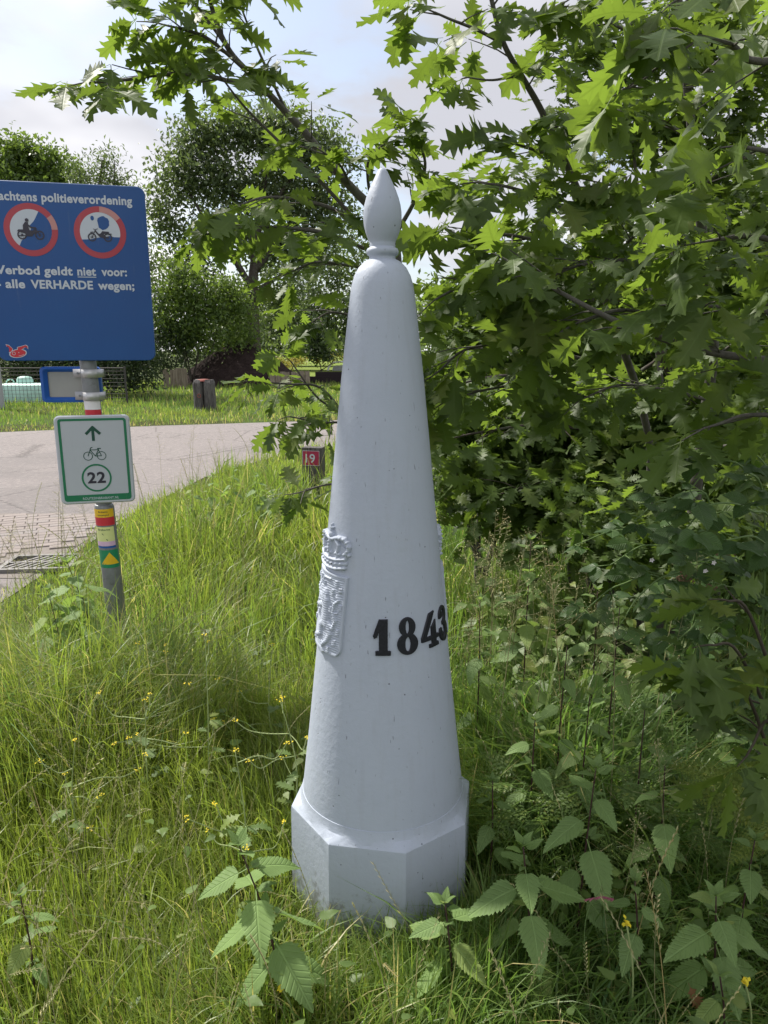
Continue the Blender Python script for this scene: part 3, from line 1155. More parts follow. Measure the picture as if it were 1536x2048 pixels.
# --- big blue sign
yaw = R(13)
bz = 1.945
bs = thing('blue_sign', 'large blue enamel sign with two red prohibition rings and white Dutch lettering on the pole', 'sign', (SX + LEAN * bz - 0.005, SY - 0.062, 0), yaw)
SW, SH = 0.700, 0.790
pm = plate_mesh('panel', SW, SH, 0.035, 0.022, 0.0, 0.003)
for v in pm.vertices:
    v.co.z += bz
obj('panel', pm, M['sign_blue'], bs)
text_on(bs, 'lettering', 'krachtens politieverordening', M['letter'], -0.322, 0.292, 2.2575, 0.036, 0.0012, 0.032, 1.06)
text_on(bs, 'lettering', 'Verbod geldt', M['letter'], -0.322, 0.006, 1.9400, 0.036, 0.0012, 0.032, 1.05)
l_ = text_on(bs, 'lettering', 'niet', M['letter'], 0.026, 0.108, 1.9405, 0.036, 0.0012, 0.032, 1.05)
obj('underline', Flat(0.0012).seg((0.026, 1.9325), (0.108, 1.9330), 0.0036).mesh('underline'), M['letter'], l_)
text_on(bs, 'lettering', 'voor:', M['letter'], 0.132, 0.246, 1.9410, 0.036, 0.0012, 0.032, 1.05)
text_on(bs, 'lettering', '- alle', M['letter'], -0.325, -0.205, 1.8790, 0.036, 0.0012, 0.032, 1.05)
text_on(bs, 'lettering', 'VERHARDE', M['letter'], -0.180, 0.090, 1.8790, 0.036, 0.0012, 0.032, 1.05)
text_on(bs, 'lettering', 'wegen;', M['letter'], 0.112, 0.275, 1.8790, 0.036, 0.0012, 0.032, 1.05)


def jag(cx, cz, r, a0, a1, seed, inner=0.0, amp=0.12):
    """an irregular torn patch inside a disc: points along the arc then a ragged line back"""
    rnd = random.Random(seed)
    pts = [(cx + r * math.cos(R(a0 + (a1 - a0) * k / 18)), cz + r * math.sin(R(a0 + (a1 - a0) * k / 18))) for k in range(19)]
    p, q = pts[-1], pts[0]
    for k in range(1, 10):
        t = k / 10
        x = p[0] + (q[0] - p[0]) * t
        z = p[1] + (q[1] - p[1]) * t
        x += (cx - x) * inner + rnd.uniform(-amp, amp) * r
        z += (cz - z) * inner + rnd.uniform(-amp, amp) * r
        pts.append((x, z))
    return pts


def motorbike(cx, cz, s, rider):
    f = Flat(0.0024)

    def P(x, z):
        return (cx + x * s, cz + z * s)

    for x in (-0.62, 0.62):
        f.ring(P(x, -0.28), 0.24 * s, 0.34 * s, 24)
        f.disc(P(x, -0.28), 0.07 * s, 12)
        for k in range(4):
            a = R(20 + 45 * k)
            f.seg(P(x - 0.24 * math.cos(a), -0.28 - 0.24 * math.sin(a)), P(x + 0.24 * math.cos(a), -0.28 + 0.24 * math.sin(a)), 0.018 * s)
    if rider:
        f.poly([P(-0.95, -0.04), P(-0.85, 0.10), P(-0.2, 0.10), P(0.05, 0.04), P(0.42, 0.10), P(0.50, -0.02), P(0.2, -0.22), P(0.1, -0.38), P(-0.25, -0.38), P(-0.4, -0.18)])
        f.seg(P(0.38, 0.12), P(0.64, -0.26), 0.09 * s)
        f.seg(P(0.20, 0.10), P(0.46, 0.20), 0.06 * s)
        f.poly([P(-0.52, 0.08), P(-0.50, 0.42), P(-0.32, 0.66), P(-0.12, 0.62), P(-0.14, 0.40), P(-0.05, 0.02)])
        f.disc(P(-0.20, 0.78), 0.13 * s, 16)
        f.path([P(-0.24, 0.52), P(0.04, 0.26), P(0.40, 0.24)], 0.11 * s)
        f.path([P(-0.34, 0.04), P(0.04, -0.02), P(-0.06, -0.36)], 0.14 * s)
        f.seg(P(-0.85, -0.34), P(-0.2, -0.34), 0.07 * s)
    else:
        f.poly([P(-0.42, 0.26), P(-0.30, 0.26), P(-0.06, -0.02), P(0.10, 0.06), P(0.20, 0.22), P(0.70, 0.18), P(0.78, 0.08), P(0.30, -0.02), P(0.55, -0.26), P(0.18, -0.30), P(-0.02, -0.26), P(-0.24, -0.02)])
        f.seg(P(-0.32, 0.30), P(-0.62, -0.28), 0.06 * s)
        f.path([P(-0.48, 0.38), P(-0.34, 0.30), P(-0.14, 0.40)], 0.05 * s)
        f.seg(P(-0.74, 0.10), P(-0.48, 0.12), 0.07 * s)
        f.seg(P(0.50, 0.04), P(0.95, 0.00), 0.05 * s)
        f.seg(P(0.20, -0.32), P(0.62, -0.28), 0.06 * s)
    return f


for k, (cx, cz) in enumerate(((-0.156, 2.134), (0.141, 2.132))):
    ring = obj('prohibition_ring', Flat(0.0012).ring((cx, cz), 0.0885, 0.1145, 48).mesh('prohibition_ring'), M['ring_red'], bs)
    ring['label'] = ('red prohibition ring round a peeling motorcycle with rider', 'red prohibition ring round a peeling moped')[k]
    obj('white_ground', Flat(0.00115).disc((cx, cz), 0.0883, 48).mesh('white_ground'), M['letter'], ring)
    pf = Flat(0.0017, 0.00005)
    if k == 0:
        pf.poly(jag(cx, cz, 0.0885, -128, 64, 5, 0.20, 0.10))
    else:
        pf.poly(jag(cx, cz, 0.0885, -158, -12, 9, 0.15, 0.07))
        pf.poly([(cx + 0.016 + 0.026 * math.cos(R(a)) * (1 + 0.12 * math.sin(a)), cz + 0.042 + 0.030 * math.sin(R(a)) * (1 + 0.1 * math.cos(3 * a))) for a in range(0, 360, 20)])
        pf.poly([(cx - 0.030 + 0.008 * math.cos(R(a)), cz + 0.062 + 0.011 * math.sin(R(a))) for a in range(0, 360, 40)])
    obj('peeled_patch', pf.mesh('peeled_patch'), M['sign_blue'], ring)
    ff = Flat(0.0019)
    if k == 0:
        ff.ring((cx, cz), 0.0888, 0.1140, 12, 2, 36)
    else:
        ff.ring((cx, cz), 0.0888, 0.1140, 14, 36, 88)
    obj('faded_patch', ff.mesh('faded_patch'), M['ring_faded'], ring)
    obj('motorcycle' if k == 0 else 'moped', motorbike(cx - 0.002, cz - 0.006, 0.060 if k == 0 else 0.056, k == 0).mesh('motorcycle'), M['symbol_dark'], ring)

# red animal head sticker in the corner
px, pz = -0.268, 1.590


def blob(pts, s=1.0):
    return [(px + x * s, pz + z * s) for x, z in pts]


f = Flat(0.0012)
head = [(0.034 * math.cos(R(a)) + 0.002, 0.017 * math.sin(R(a)) - 0.006 + 0.004 * math.cos(R(a))) for a in range(0, 360, 15)]
earL = [(-0.026, 0.002), (-0.020, 0.016), (-0.034, 0.030), (-0.046, 0.034), (-0.042, 0.024), (-0.036, 0.026), (-0.034, 0.012), (-0.036, 0.0)]
earR = [(0.002, 0.008), (0.004, 0.022), (0.020, 0.026), (0.038, 0.032), (0.046, 0.026), (0.045, 0.014), (0.040, 0.024), (0.030, 0.020), (0.020, 0.012)]
back = Flat(0.0011)
for shp in (head, earL, earR):
    cx_ = sum(p[0] for p in shp) / len(shp)
    cz_ = sum(p[1] for p in shp) / len(shp)
    back.poly(blob([(cx_ + (x - cx_) * 1.09 + math.copysign(0.0012, x - cx_), cz_ + (z - cz_) * 1.09 + math.copysign(0.0012, z - cz_)) for x, z in shp]))
stk = obj('head_sticker', back.mesh('head_sticker'), M['letter'], bs)
stk['label'] = 'small red animal head sticker with white outline in the lower corner'
f = Flat(0.0016)
for shp in (head, earL, earR):
    f.poly(blob(shp))
obj('red_print', f.mesh('red_print'), M['sticker_red'], stk)
f = Flat(0.0021)
f.ring((px - 0.016, pz - 0.006), 0.0058, 0.0078, 20)
f.disc((px + 0.006, pz - 0.002), 0.0022, 12)
f.path([(px + 0.004, pz - 0.017), (px + 0.020, pz - 0.014), (px + 0.028, pz - 0.009)], 0.0016)
obj('white_lines', f.mesh('white_lines'), M['letter'], stk)
# two rails on the back that clamp it to the pole
for zz in (1.70, 2.19):
    obj('clamp', Geo().box((-0.055, 0.019, zz - 0.018), (0.055, 0.026, zz + 0.018)).mesh('clamp'), M['aluminium'], bs)

# --- small street sign seen from behind
sz = 1.432
ss = thing('street_name_sign', 'small blue framed street sign seen from its bare back, clamped under the big blue sign', 'sign', (SX + LEAN * sz, SY + 0.075, 0), R(4))


def at_z(me, dz, dx=0.0):
    for v in me.vertices:
        v.co.z += dz
        v.co.x += dx
    return me


SWc = -0.118
obj('plate', at_z(plate_mesh('plate', 0.285, 0.165, 0.018, 0.004, 0.0, 0.001), sz, SWc), M['sign_back'], ss)
# pressed blue rim round the back
outer = rounded(0.292, 0.174, 0.022, 6, SWc, sz)
inner = rounded(0.226, 0.124, 0.006, 6, SWc, sz)
mid = rounded(0.262, 0.150, 0.014, 6, SWc, sz)
n = len(outer)
g = Geo()
vs = [(p[0], 0.006, p[1]) for p in outer] + [(p[0], -0.016, p[1]) for p in outer] + [(p[0], -0.020, p[1]) for p in mid] + [(p[0], -0.004, p[1]) for p in inner]
fs = []
for i in range(3):
    for k in range(n):
        k2 = (k + 1) % n
        fs.append((i * n + k, i * n + k2, (i + 1) * n + k2, (i + 1) * n + k))
g.add(vs, fs)
me = g.mesh('rim', True, 35)
bm = bmesh.new()
bm.from_mesh(me)
bmesh.ops.recalc_face_normals(bm, faces=bm.faces)
bm.to_mesh(me)
bm.free()
obj('rim', me, M['blue_frame'], ss)
for zz in (1.488, 1.378):
    g = Geo()
    rows = []
    prof = [(-0.098, -0.024), (-0.098, -0.031), (-0.046, -0.031)] + [(0.0440 * math.sin(R(a)), -0.075 - 0.0440 * math.cos(R(a))) for a in range(-74, 75, 12)] + [(0.046, -0.031), (0.050, -0.024)]
    for z in (zz - 0.020, zz + 0.020):
        for x, y in prof:
            g.v.append((x, y, z))
    m_ = len(prof)
    for k in range(m_ - 1):
        g.f.append((k, k + 1, m_ + k + 1, m_ + k))
    cl = obj('clamp', g.mesh('clamp', True, 40), M['aluminium'], ss)
    cl.location.y = 0.0
    sm = cl.modifiers.new('thick', 'SOLIDIFY')
    sm.thickness = 0.0025
    obj('bolt', Geo().lathe([(0.0, 0.0), (0.006, 0.0), (0.006, 0.004), (0.0, 0.004)], 8).mesh('bolt'), M['galvanised'], cl, (-0.074, -0.0335, zz)).rotation_euler = (R(90), 0, 0)

# --- white and green cycle route sign
rz = 1.073
rs = thing('cycle_route_sign', 'white cycle route sign with green border, arrow, bicycle and number 22 in a ring', 'sign', (SX + LEAN * rz + 0.010, SY - 0.070, 0), R(15))
RW, RH = 0.346, 0.436
pm = plate_mesh('panel', RW, RH, 0.026, 0.020, 0.0, 0.006)
at_z(pm, rz)
ob = obj('panel', pm, M['sign_white'], rs)
o1 = rounded(RW - 0.034, RH - 0.030, 0.014, 6, 0, rz)
i1 = rounded(RW - 0.058, RH - 0.072, 0.006, 6, 0, rz + 0.010)
n = len(o1)
vs = [(p[0], -0.0012, p[1]) for p in o1] + [(p[0], -0.0012, p[1]) for p in i1]
g = Geo().add(vs, [(k, n + k, n + (k + 1) % n, (k + 1) % n) for k in range(n)])
me = g.mesh('green_border')
if me.polygons[0].normal.y > 0:
    me.flip_normals()
obj('green_border', me, M['sign_green'], rs)
f = Flat(0.0012)
f.seg((0.0, rz + 0.094), (0.0, rz + 0.157), 0.0135)
f.seg((-0.033, rz + 0.127), (0.003, rz + 0.163), 0.0135)
f.seg((0.033, rz + 0.127), (-0.003, rz + 0.163), 0.0135)
obj('arrow', f.mesh('arrow'), M['symbol_green'], rs)
f = Flat(0.0012)
bx, bz_ = 0.0, rz + 0.020
for x in (-0.031, 0.031):
    f.ring((bx + x, bz_), 0.0185, 0.0218, 28)
w = 0.0036
f.path([(bx + 0.031, bz_), (bx + 0.003, bz_ - 0.001), (bx + 0.020, bz_ + 0.034)], w)
f.path([(bx + 0.003, bz_ - 0.001), (bx - 0.020, bz_ + 0.030), (bx + 0.017, bz_ + 0.030)], w)
f.path([(bx - 0.031, bz_), (bx - 0.016, bz_ + 0.041), (bx - 0.008, bz_ + 0.042)], w)
f.path([(bx + 0.031, bz_), (bx + 0.018, bz_ + 0.030)], w)
f.seg((bx + 0.013, bz_ + 0.036), (bx + 0.030, bz_ + 0.036), 0.0048)
obj('bicycle_symbol', f.mesh('bicycle_symbol'), M['symbol_green'], rs)
obj('number_ring', Flat(0.0012).ring((0.0, rz - 0.089), 0.0610, 0.0695, 48).mesh('number_ring'), M['sign_green'], rs)
text_on(rs, 'number', '22', M['symbol_dark'], -0.043, 0.041, rz - 0.1135, 0.052, 0.0012, 0.030, 1.08)
text_on(rs, 'lettering', 'ROUTESINBRABANT.NL', M['letter'], -0.072, 0.096, rz - 0.1965, 0.0115, 0.0020, 0.012, 1.1)
obj('bracket', Geo().box((-0.045, 0.019, rz - 0.02), (0.045, 0.028, rz + 0.02)).mesh('bracket'), M['aluminium'], rs)

# ------------------------------------------------------------------ small numbered post in the verge behind
hp = thing('numbered_post', 'short square wooden post carrying a red plate numbered 19 in the verge grass', 'marker post', (-0.735, 7.50, 0), R(-14))
g = Geo().box((-0.105, -0.06, -0.03), (0.105, 0.06, 0.615))
obj('post', g.mesh('post'), M['weathered_wood'], hp)
f = Geo().box((-0.096, -0.066, 0.43), (0.088, -0.061, 0.585))
pt = obj('number_plate', f.mesh('number_plate'), M['plate_red'], hp)
brd = Flat(0.0675)
for a, b in (((-0.094, 0.583), (0.086, 0.583)), ((-0.094, 0.432), (0.086, 0.432)), ((-0.094, 0.583), (-0.094, 0.432)), ((0.086, 0.583), (0.086, 0.432))):
    brd.seg(a, b, 0.004)
obj('border', brd.mesh('border'), M['letter'], pt)
text_on(pt, 'number', '19', M['letter'], -0.062, 0.040, 0.462, 0.088, 0.0685, 0.01)

# ------------------------------------------------------------------ beyond the road
sp2 = thing('wooden_bollard', 'squat cracked timber post with a rusty top standing across the road', 'wooden post', (-4.87, 19.9, 0))


def half_post(x0, x1, seed):
    rnd = random.Random(seed)
    g = Geo()
    rows = [(-0.05, 1.0), (0.12, 0.97), (0.35, 1.0), (0.55, 1.03), (0.70, 1.01), (0.745, 0.97), (0.82, 0.72)]
    n = 12
    for z, s in rows:
        for k in range(n):
            t = 2 * math.pi * k / n
            cxx = (x0 + x1) / 2
            x = cxx + (x1 - x0) / 2 * max(-1, min(1, 1.25 * math.cos(t))) * s + rnd.uniform(-0.008, 0.008)
            y = 0.22 * max(-1, min(1, 1.25 * math.sin(t))) * s + rnd.uniform(-0.012, 0.012)
            g.v.append((x, y, z + rnd.uniform(-0.01, 0.01)))
    for i in range(len(rows) - 1):
        for k in range(n):
            k2 = (k + 1) % n
            g.f.append((i * n + k, i * n + k2, (i + 1) * n + k2, (i + 1) * n + k))
    g.f.append(tuple((len(rows) - 1) * n + k for k in range(n)))
    return g.mesh('timber')


obj('timber', half_post(-0.275, -0.006, 1), M['weathered_wood'], sp2)
obj('timber', half_post(0.008, 0.27, 2), M['weathered_wood'], sp2)
obj('rusty_cap', Geo().lathe([(0.19, 0.775), (0.17, 0.822), (0.06, 0.835), (0.0, 0.836)], 14).mesh('rusty_cap', True), M['red_paint'], sp2)
tor = Geo().tube([(-0.09 + 0.045 * math.cos(t), -0.235, 0.40 + 0.045 * math.sin(t)) for t in np.linspace(0, 2 * math.pi, 15)], 0.011, 6)
obj('iron_ring', tor.mesh('iron_ring', True), M['red_paint'], sp2)

# compost heap
def mound(name, cx, cy, rx, ry, h, seed, n=44):
    rnd = np.random.default_rng(seed)
    g = Geo()
    for j in range(n + 1):
        for i in range(n + 1):
            u, v = 2 * i / n - 1, 2 * j / n - 1
            d = math.hypot(u, v)
            z = h * max(0.0, 1 - d ** 1.35)
            ns = 0.5 * math.sin(u * 9 + seed) * math.cos(v * 8) + 0.4 * math.sin(u * 21 + v * 17) + rnd.uniform(-0.7, 0.7)
            g.v.append((u * rx, v * ry, z + (0.085 * ns * min(1.0, max(z, 0) * 3)) - (0.05 if d > 0.98 else 0)))
    for j in range(n):
        for i in range(n):
            a = j * (n + 1) + i
            g.f.append((a, a + 1, a + n + 2, a + n + 1))
    return g.mesh(name)


o = obj('compost_heap', mound('compost_heap', 0, 0, 3.1, 2.6, 2.05, 3), M['compost'], None, (-6.9, 35.5, 0))
tag(o, 'dark brown heap of compost behind the wooden post', 'compost heap')


def plank_fence(label, x0, y0, x1, y1, n, h, seed):
    rnd = random.Random(seed)
    t = thing('plank_wall', label, 'plank wall', (x0, y0, 0), math.atan2(y1 - y0, x1 - x0))
    L = math.hypot(x1 - x0, y1 - y0)
    for k in range(n):
        w = L / n
        hh = h * rnd.uniform(0.93, 1.05)
        obj('plank', Geo().box((k * w + 0.012, -0.02, -0.02), ((k + 1) * w - 0.012, 0.02, hh)).mesh('plank'), M['plank_wood'], t, (0, rnd.uniform(-0.02, 0.02), 0)).rotation_euler = (R(rnd.uniform(-3, 3)), R(rnd.uniform(-2, 2)), 0)
    obj('rail', Geo().box((0, 0.045, h * 0.55), (L, 0.085, h * 0.55 + 0.09)).mesh('rail'), M['plank_wood'], t)
    return t


plank_fence('low wall of grey upright planks right of the compost heap', -5.15, 33.2, -3.55, 35.2, 8, 0.62, 4)
plank_fence('low brown planks leaning at the hedge foot left of the compost heap', -9.35, 31.2, -8.35, 31.4, 4, 0.85, 8)
bmm = thing('timber_beam', 'long dark beam lying at the edge of the far lawn', 'beam', (-2.45, 36.0, 0), R(6))
obj('baulk', Geo().box((-1.5, -0.15, 0.0), (1.6, 0.15, 0.34)).mesh('baulk'), M['dark_beam'], bmm)
obj('baulk', Geo().box((-0.9, -0.14, 0.342), (1.7, 0.13, 0.56)).mesh('baulk'), M['dark_beam'], bmm)
# white arched tub
tb = thing('white_tub', 'white rimmed low tub lying on the far lawn beside the post', 'tub', (-3.35, 58.0, 0))
ar = [(-1.05, 0, 0.0), (-1.0, 0, 0.25), (-0.8, 0, 0.52), (-0.4, 0, 0.66), (0.3, 0, 0.70), (1.0, 0, 0.68), (1.3, 0, 0.4), (1.35, 0, 0)]
obj('rim', Geo().tube(catmull(ar, 5), 0.075, 8).mesh('rim', True), M['white_tub'], tb)
ar2 = [(-0.72, 0.02, 0.0), (-0.66, 0.02, 0.24), (-0.42, 0.02, 0.38), (0.9, 0.02, 0.40), (1.05, 0.02, 0)]
g = Geo()
cm = catmull(ar2, 5)
for y in (-0.02, 0.9):
    for p in cm:
        g.v.append((p.x, y + 0.06, p.z))
k_ = len(cm)
for k in range(k_ - 1):
    g.f.append((k, k + 1, k_ + k + 1, k_ + k))
g.f.append(tuple(range(k_)))
obj('basin', g.mesh('basin'), M['concrete'], tb)

# mesh fence, grey pole and mint tank on the far left
fe = thing('mesh_fence', 'rusty wire mesh fence panel in front of the dark hedge across the road', 'fence', (-11.4, 21.6, 0), R(3))
FL = 3.75
for x in (0.03, 1.85, FL):
    obj('fence_post', Geo().tube([(x, 0, -0.05), (x, 0, 1.12)], 0.032, 8).mesh('fence_post'), M['fence_wire'], fe)
obj('rail', Geo().tube([(0.065, 0, 1.08), (FL - 0.035, 0, 1.08)], 0.022, 6).mesh('rail'), M['fence_wire'], fe)
g = Geo()
for k in range(1, int(FL / 0.11)):
    g.tube([(0.11 * k, -0.004, 0.02), (0.11 * k, -0.004, 1.065)], 0.0055, 4, False)
for k in range(1, 10):
    g.tube([(0.06, 0.008, 0.11 * k), (FL - 0.03, 0.008, 0.11 * k)], 0.0055, 4, False)
obj('wire_mesh', g.mesh('wire_mesh'), M['fence_wire'], fe)
gp = thing('concrete_pole', 'round grey concrete pole at the left edge beside the mesh fence', 'pole', (-10.75, 20.4, 0))
obj('shaft', Geo().lathe([(0.155, -0.05), (0.15, 0.3), (0.125, 3.4), (0.10, 3.44), (0, 3.45)], 20).mesh('shaft', True, 40), M['concrete'], gp)
tk = thing('plastic_tank', 'mint green plastic tank with a round lid behind the mesh fence', 'tank', (-11.1, 23.0, 0))
g = Geo()
lp = [rounded(w_, d_, 0.12, 4) for w_, d_ in ((1.66, 0.95), (1.70, 1.0), (1.70, 1.0), (1.60, 0.9), (1.30, 0.6))]
zs = (0.0, 0.08, 0.50, 0.57, 0.585)
n = len(lp[0])
for l, z in zip(lp, zs):
    g.v += [(p[0], p[1], z) for p in l]
for i in range(4):
    for k in range(n):
        k2 = (k + 1) % n
        g.f.append((i * n + k, i * n + k2, (i + 1) * n + k2, (i + 1) * n + k))
g.f.append(tuple(4 * n + k for k in range(n)))
obj('tank_body', g.mesh('tank_body', True, 50), M['mint'], tk)
obj('lid', Geo().lathe([(0.24, 0.58), (0.24, 0.70), (0.20, 0.77), (0.10, 0.80), (0, 0.805)], 20, (-0.12, 0)).mesh('lid', True, 50), M['mint'], tk)
obj('handle', Geo().tube(catmull([(-0.72, 0, 0.56), (-0.66, 0, 0.68), (-0.52, 0, 0.70), (-0.44, 0, 0.58)], 5), 0.02, 6).mesh('handle', True), M['mint'], tk)

# ------------------------------------------------------------------ leaf shapes


def leaf_arrays(half, curl=0.12, fold=0.12, wave=0.03, petiole=0.18, seed=0, jitter=0.0, side=0.0):
    """unit leaf along +y, upper side +z; returns V, T, UV as arrays"""
    rnd = random.Random(seed)
    ph = rnd.uniform(0, 6.28)
    nm = 8
    mids = [(k / nm, 0.0) for k in range(nm + 1)]
    V, T, UV = [], [], []

    def lift(u, x):
        return -curl * u * u + fold * abs(x) - 0.5 * fold * x * x * 3 + wave * math.sin(ph + u * 7 + (2.0 if x > 0 else 0)) * abs(x) * 3

    mi = []
    for u, _ in mids:
        V.append((side * u * u, u, lift(u, 0)))
        UV.append((u, 0.0))
        mi.append(len(V) - 1)
    for sgn in (-1, 1):
        pts = []
        for (u, x) in half:
            if 0 < x:
                j = 1 + rnd.uniform(-jitter, jitter)
                pts.append((u + rnd.uniform(-0.12, 0.12) * jitter, x * j))
        poly = [(u, 0.0) for u, _ in mids] + [(u, x) for u, x in pts[::-1]]
        ids = list(mi)
        for u, x in pts[::-1]:
            V.append((sgn * x + side * u * u, u, lift(u, x)))
            UV.append((u, sgn * x))
            ids.append(len(V) - 1)
        for t in tessellate_polygon([[Vector((sgn * x, u, 0)) for u, x in poly]]):
            a, b, c = (ids[i] for i in t)
            A, B, C = V[a], V[b], V[c]
            cr = (B[0] - A[0]) * (C[1] - A[1]) - (B[1] - A[1]) * (C[0] - A[0])
            if abs(cr) < 1e-9:
                continue
            T.append((a, b, c) if cr > 0 else (a, c, b))
    if petiole:
        w = 0.010
        b = len(V)
        V += [(-w, -petiole, 0.02), (w, -petiole, 0.02), (w, 0.03, 0.002), (-w, 0.03, 0.002)]
        UV += [(0, 0)] * 4
        T += [(b, b + 1, b + 2), (b, b + 2, b + 3)]
    return np.array(V, float), np.array(T, int), np.array(UV, float)


OAK_HALF = [(0.0, 0.012), (0.07, 0.05), (0.135, 0.125), (0.21, 0.205), (0.215, 0.14), (0.245, 0.095), (0.33, 0.225), (0.395, 0.315), (0.40, 0.23), (0.425, 0.118),
            (0.52, 0.275), (0.595, 0.365), (0.60, 0.26), (0.60, 0.135), (0.69, 0.25), (0.775, 0.315), (0.78, 0.20), (0.77, 0.095), (0.86, 0.155), (0.935, 0.185), (0.925, 0.085)]


def serrated(prof, n, depth):
    """an ovate half outline with n saw teeth"""
    res = []
    us = [p[0] for p in prof]
    xs = [p[1] for p in prof]
    for k in range(n):
        u = 0.02 + 0.95 * k / n
        x = float(np.interp(u, us, xs))
        res.append((u, x * (1 - depth)))
        u2 = 0.02 + 0.95 * (k + 0.72) / n
        res.append((u2 + 0.012, float(np.interp(u2, us, xs)) * (1 + depth * 0.6)))
    return res


NETTLE_HALF = serrated([(0, 0.10), (0.06, 0.21), (0.16, 0.285), (0.30, 0.30), (0.50, 0.245), (0.70, 0.165), (0.88, 0.075), (1, 0.0)], 13, 0.10)
BRAMBLE_HALF = serrated([(0, 0.08), (0.10, 0.24), (0.28, 0.345), (0.48, 0.355), (0.68, 0.27), (0.85, 0.14), (0.93, 0.06), (1, 0.0)], 11, 0.05)
OAK_T = [leaf_arrays(OAK_HALF, c, f, w, 0.20, s, 0.16, sd) for s, (c, f, w, sd) in enumerate(((0.10, 0.10, 0.05, 0.0), (0.22, 0.05, 0.07, 0.06), (0.05, 0.25, 0.05, -0.05), (0.30, 0.15, 0.08, 0.0), (0.16, -0.10, 0.08, 0.08), (0.02, 0.05, 0.04, -0.08), (0.42, 0.20, 0.10, 0.10), (0.12, 0.40, 0.06, -0.04), (0.26, -0.18, 0.10, -0.10), (0.08, 0.10, 0.12, 0.12)))]
for _k, _sx in ((1, 0.86), (3, 1.12), (4, 0.92), (7, 1.05), (8, 0.84), (9, 1.10)):
    OAK_T[_k][0][:, 0] *= _sx
NETTLE_T = [leaf_arrays(NETTLE_HALF, c, f, w, 0.22, s, 0.06, 0.0) for s, (c, f, w) in enumerate(((0.18, 0.18, 0.04), (0.30, 0.10, 0.06), (0.10, 0.25, 0.04)))]
BRAMBLE_T = [leaf_arrays(BRAMBLE_HALF, c, f, w, 0.06, s, 0.06, 0.0) for s, (c, f, w) in enumerate(((0.12, 0.12, 0.04), (0.22, 0.06, 0.05), (0.08, 0.22, 0.05)))]


def leaf_meshes(name, temps, mat):
    res = []
    for V, T, UV in temps:
        me = tri_mesh(name, V, T, UV, True)
        me.materials.append(mat)
        res.append(me)
    return res


OAK_ME = leaf_meshes('leaf', OAK_T, M['oak_leaf'])
NETTLE_ME = leaf_meshes('leaf', NETTLE_T, M['nettle_leaf'])
BRAMBLE_ME = leaf_meshes('leaf', BRAMBLE_T, M['bramble_leaf'])


def frame(pos, d, up, size):
    """matrix placing a unit leaf: tip along d, upper side towards up"""
    y = Vector(d).normalized()
    z = Vector(up) - y * Vector(up).dot(y)
    if z.length < 1e-4:
        z = Vector((1, 0, 0)) - y * y.x
    z.normalize()
    x = y.cross(z)
    m = Matrix(((x.x, y.x, z.x, pos[0]), (x.y, y.y, z.y, pos[1]), (x.z, y.z, z.z, pos[2]), (0, 0, 0, 1)))
    return m @ Matrix.Diagonal((size, size, size, 1))


def bulk(name, temps, mats, which, mat, parent, origin=(0, 0, 0), smooth=True):
    """many leaves joined into one part"""
    Vs, Ts, Us = [], [], []
    base = 0
    which = np.array(which)
    mats = np.array([np.array(m) for m in mats])
    org = np.array(origin)
    for k, (V, T, UV) in enumerate(temps):
        mm = mats[which == k]
        if len(mm) == 0:
            continue
        P = np.einsum('nij,vj->nvi', mm[:, :3, :3], V) + mm[:, None, :3, 3] - org
        n, v = P.shape[:2]
        Vs.append(P.reshape(-1, 3))
        Ts.append((T[None] + (np.arange(n) * v)[:, None, None] + base).reshape(-1, 3))
        Us.append(np.tile(UV, (n, 1)))
        base += n * v
    me = tri_mesh(name, np.concatenate(Vs), np.concatenate(Ts), np.concatenate(Us), smooth)
    o = obj(name, me, mat, parent)
    o['kind'] = 'stuff'
    return o


CAM = Vector((0, 0, 1.6))
FWD = Vector((0, math.cos(R(12.6)), -math.sin(R(12.6))))
UPV = Vector((0, math.sin(R(12.6)), math.cos(R(12.6))))


def in_view(p, pad=0.06):
    """near enough to the photograph's frame to be worth building one by one"""
    d = Vector(p) - CAM
    z = d.dot(FWD)
    return z > 0.15 and abs(d.x / z) < 0.53 + pad and abs(d.dot(UPV) / z) < 0.706 + pad


def place_leaves(root, items, temps, meshes, bulk_mat, limit=300, bulk_name='foliage'):
    """items: (matrix, kind). the ones that show largest are parts, the rest one joined part"""
    org = root.location
    scored = []
    for mt, k in items:
        p = mt.translation
        dist = (p - CAM).length
        scored.append((mt.to_scale().x / dist if in_view(p) else 0.0, mt, k))
    scored.sort(key=lambda s: -s[0])
    ind = [s for s in scored[:limit] if s[0] > 0]
    rest = [s for s in scored if s[0] == 0] + [s for s in scored[limit:] if s[0] > 0]
    off = Matrix.Translation(-org)
    for _, mt, k in ind:
        o = bpy.data.objects.new('leaf', meshes[k])
        o.matrix_local = off @ mt
        col.objects.link(o)
        o.parent = root
    if rest:
        bulk(bulk_name, temps, [s[1] for s in rest], [s[2] for s in rest], bulk_mat, root, org)


def rv(s=1.0):
    return Vector((random.gauss(0, s), random.gauss(0, s), random.gauss(0, s)))


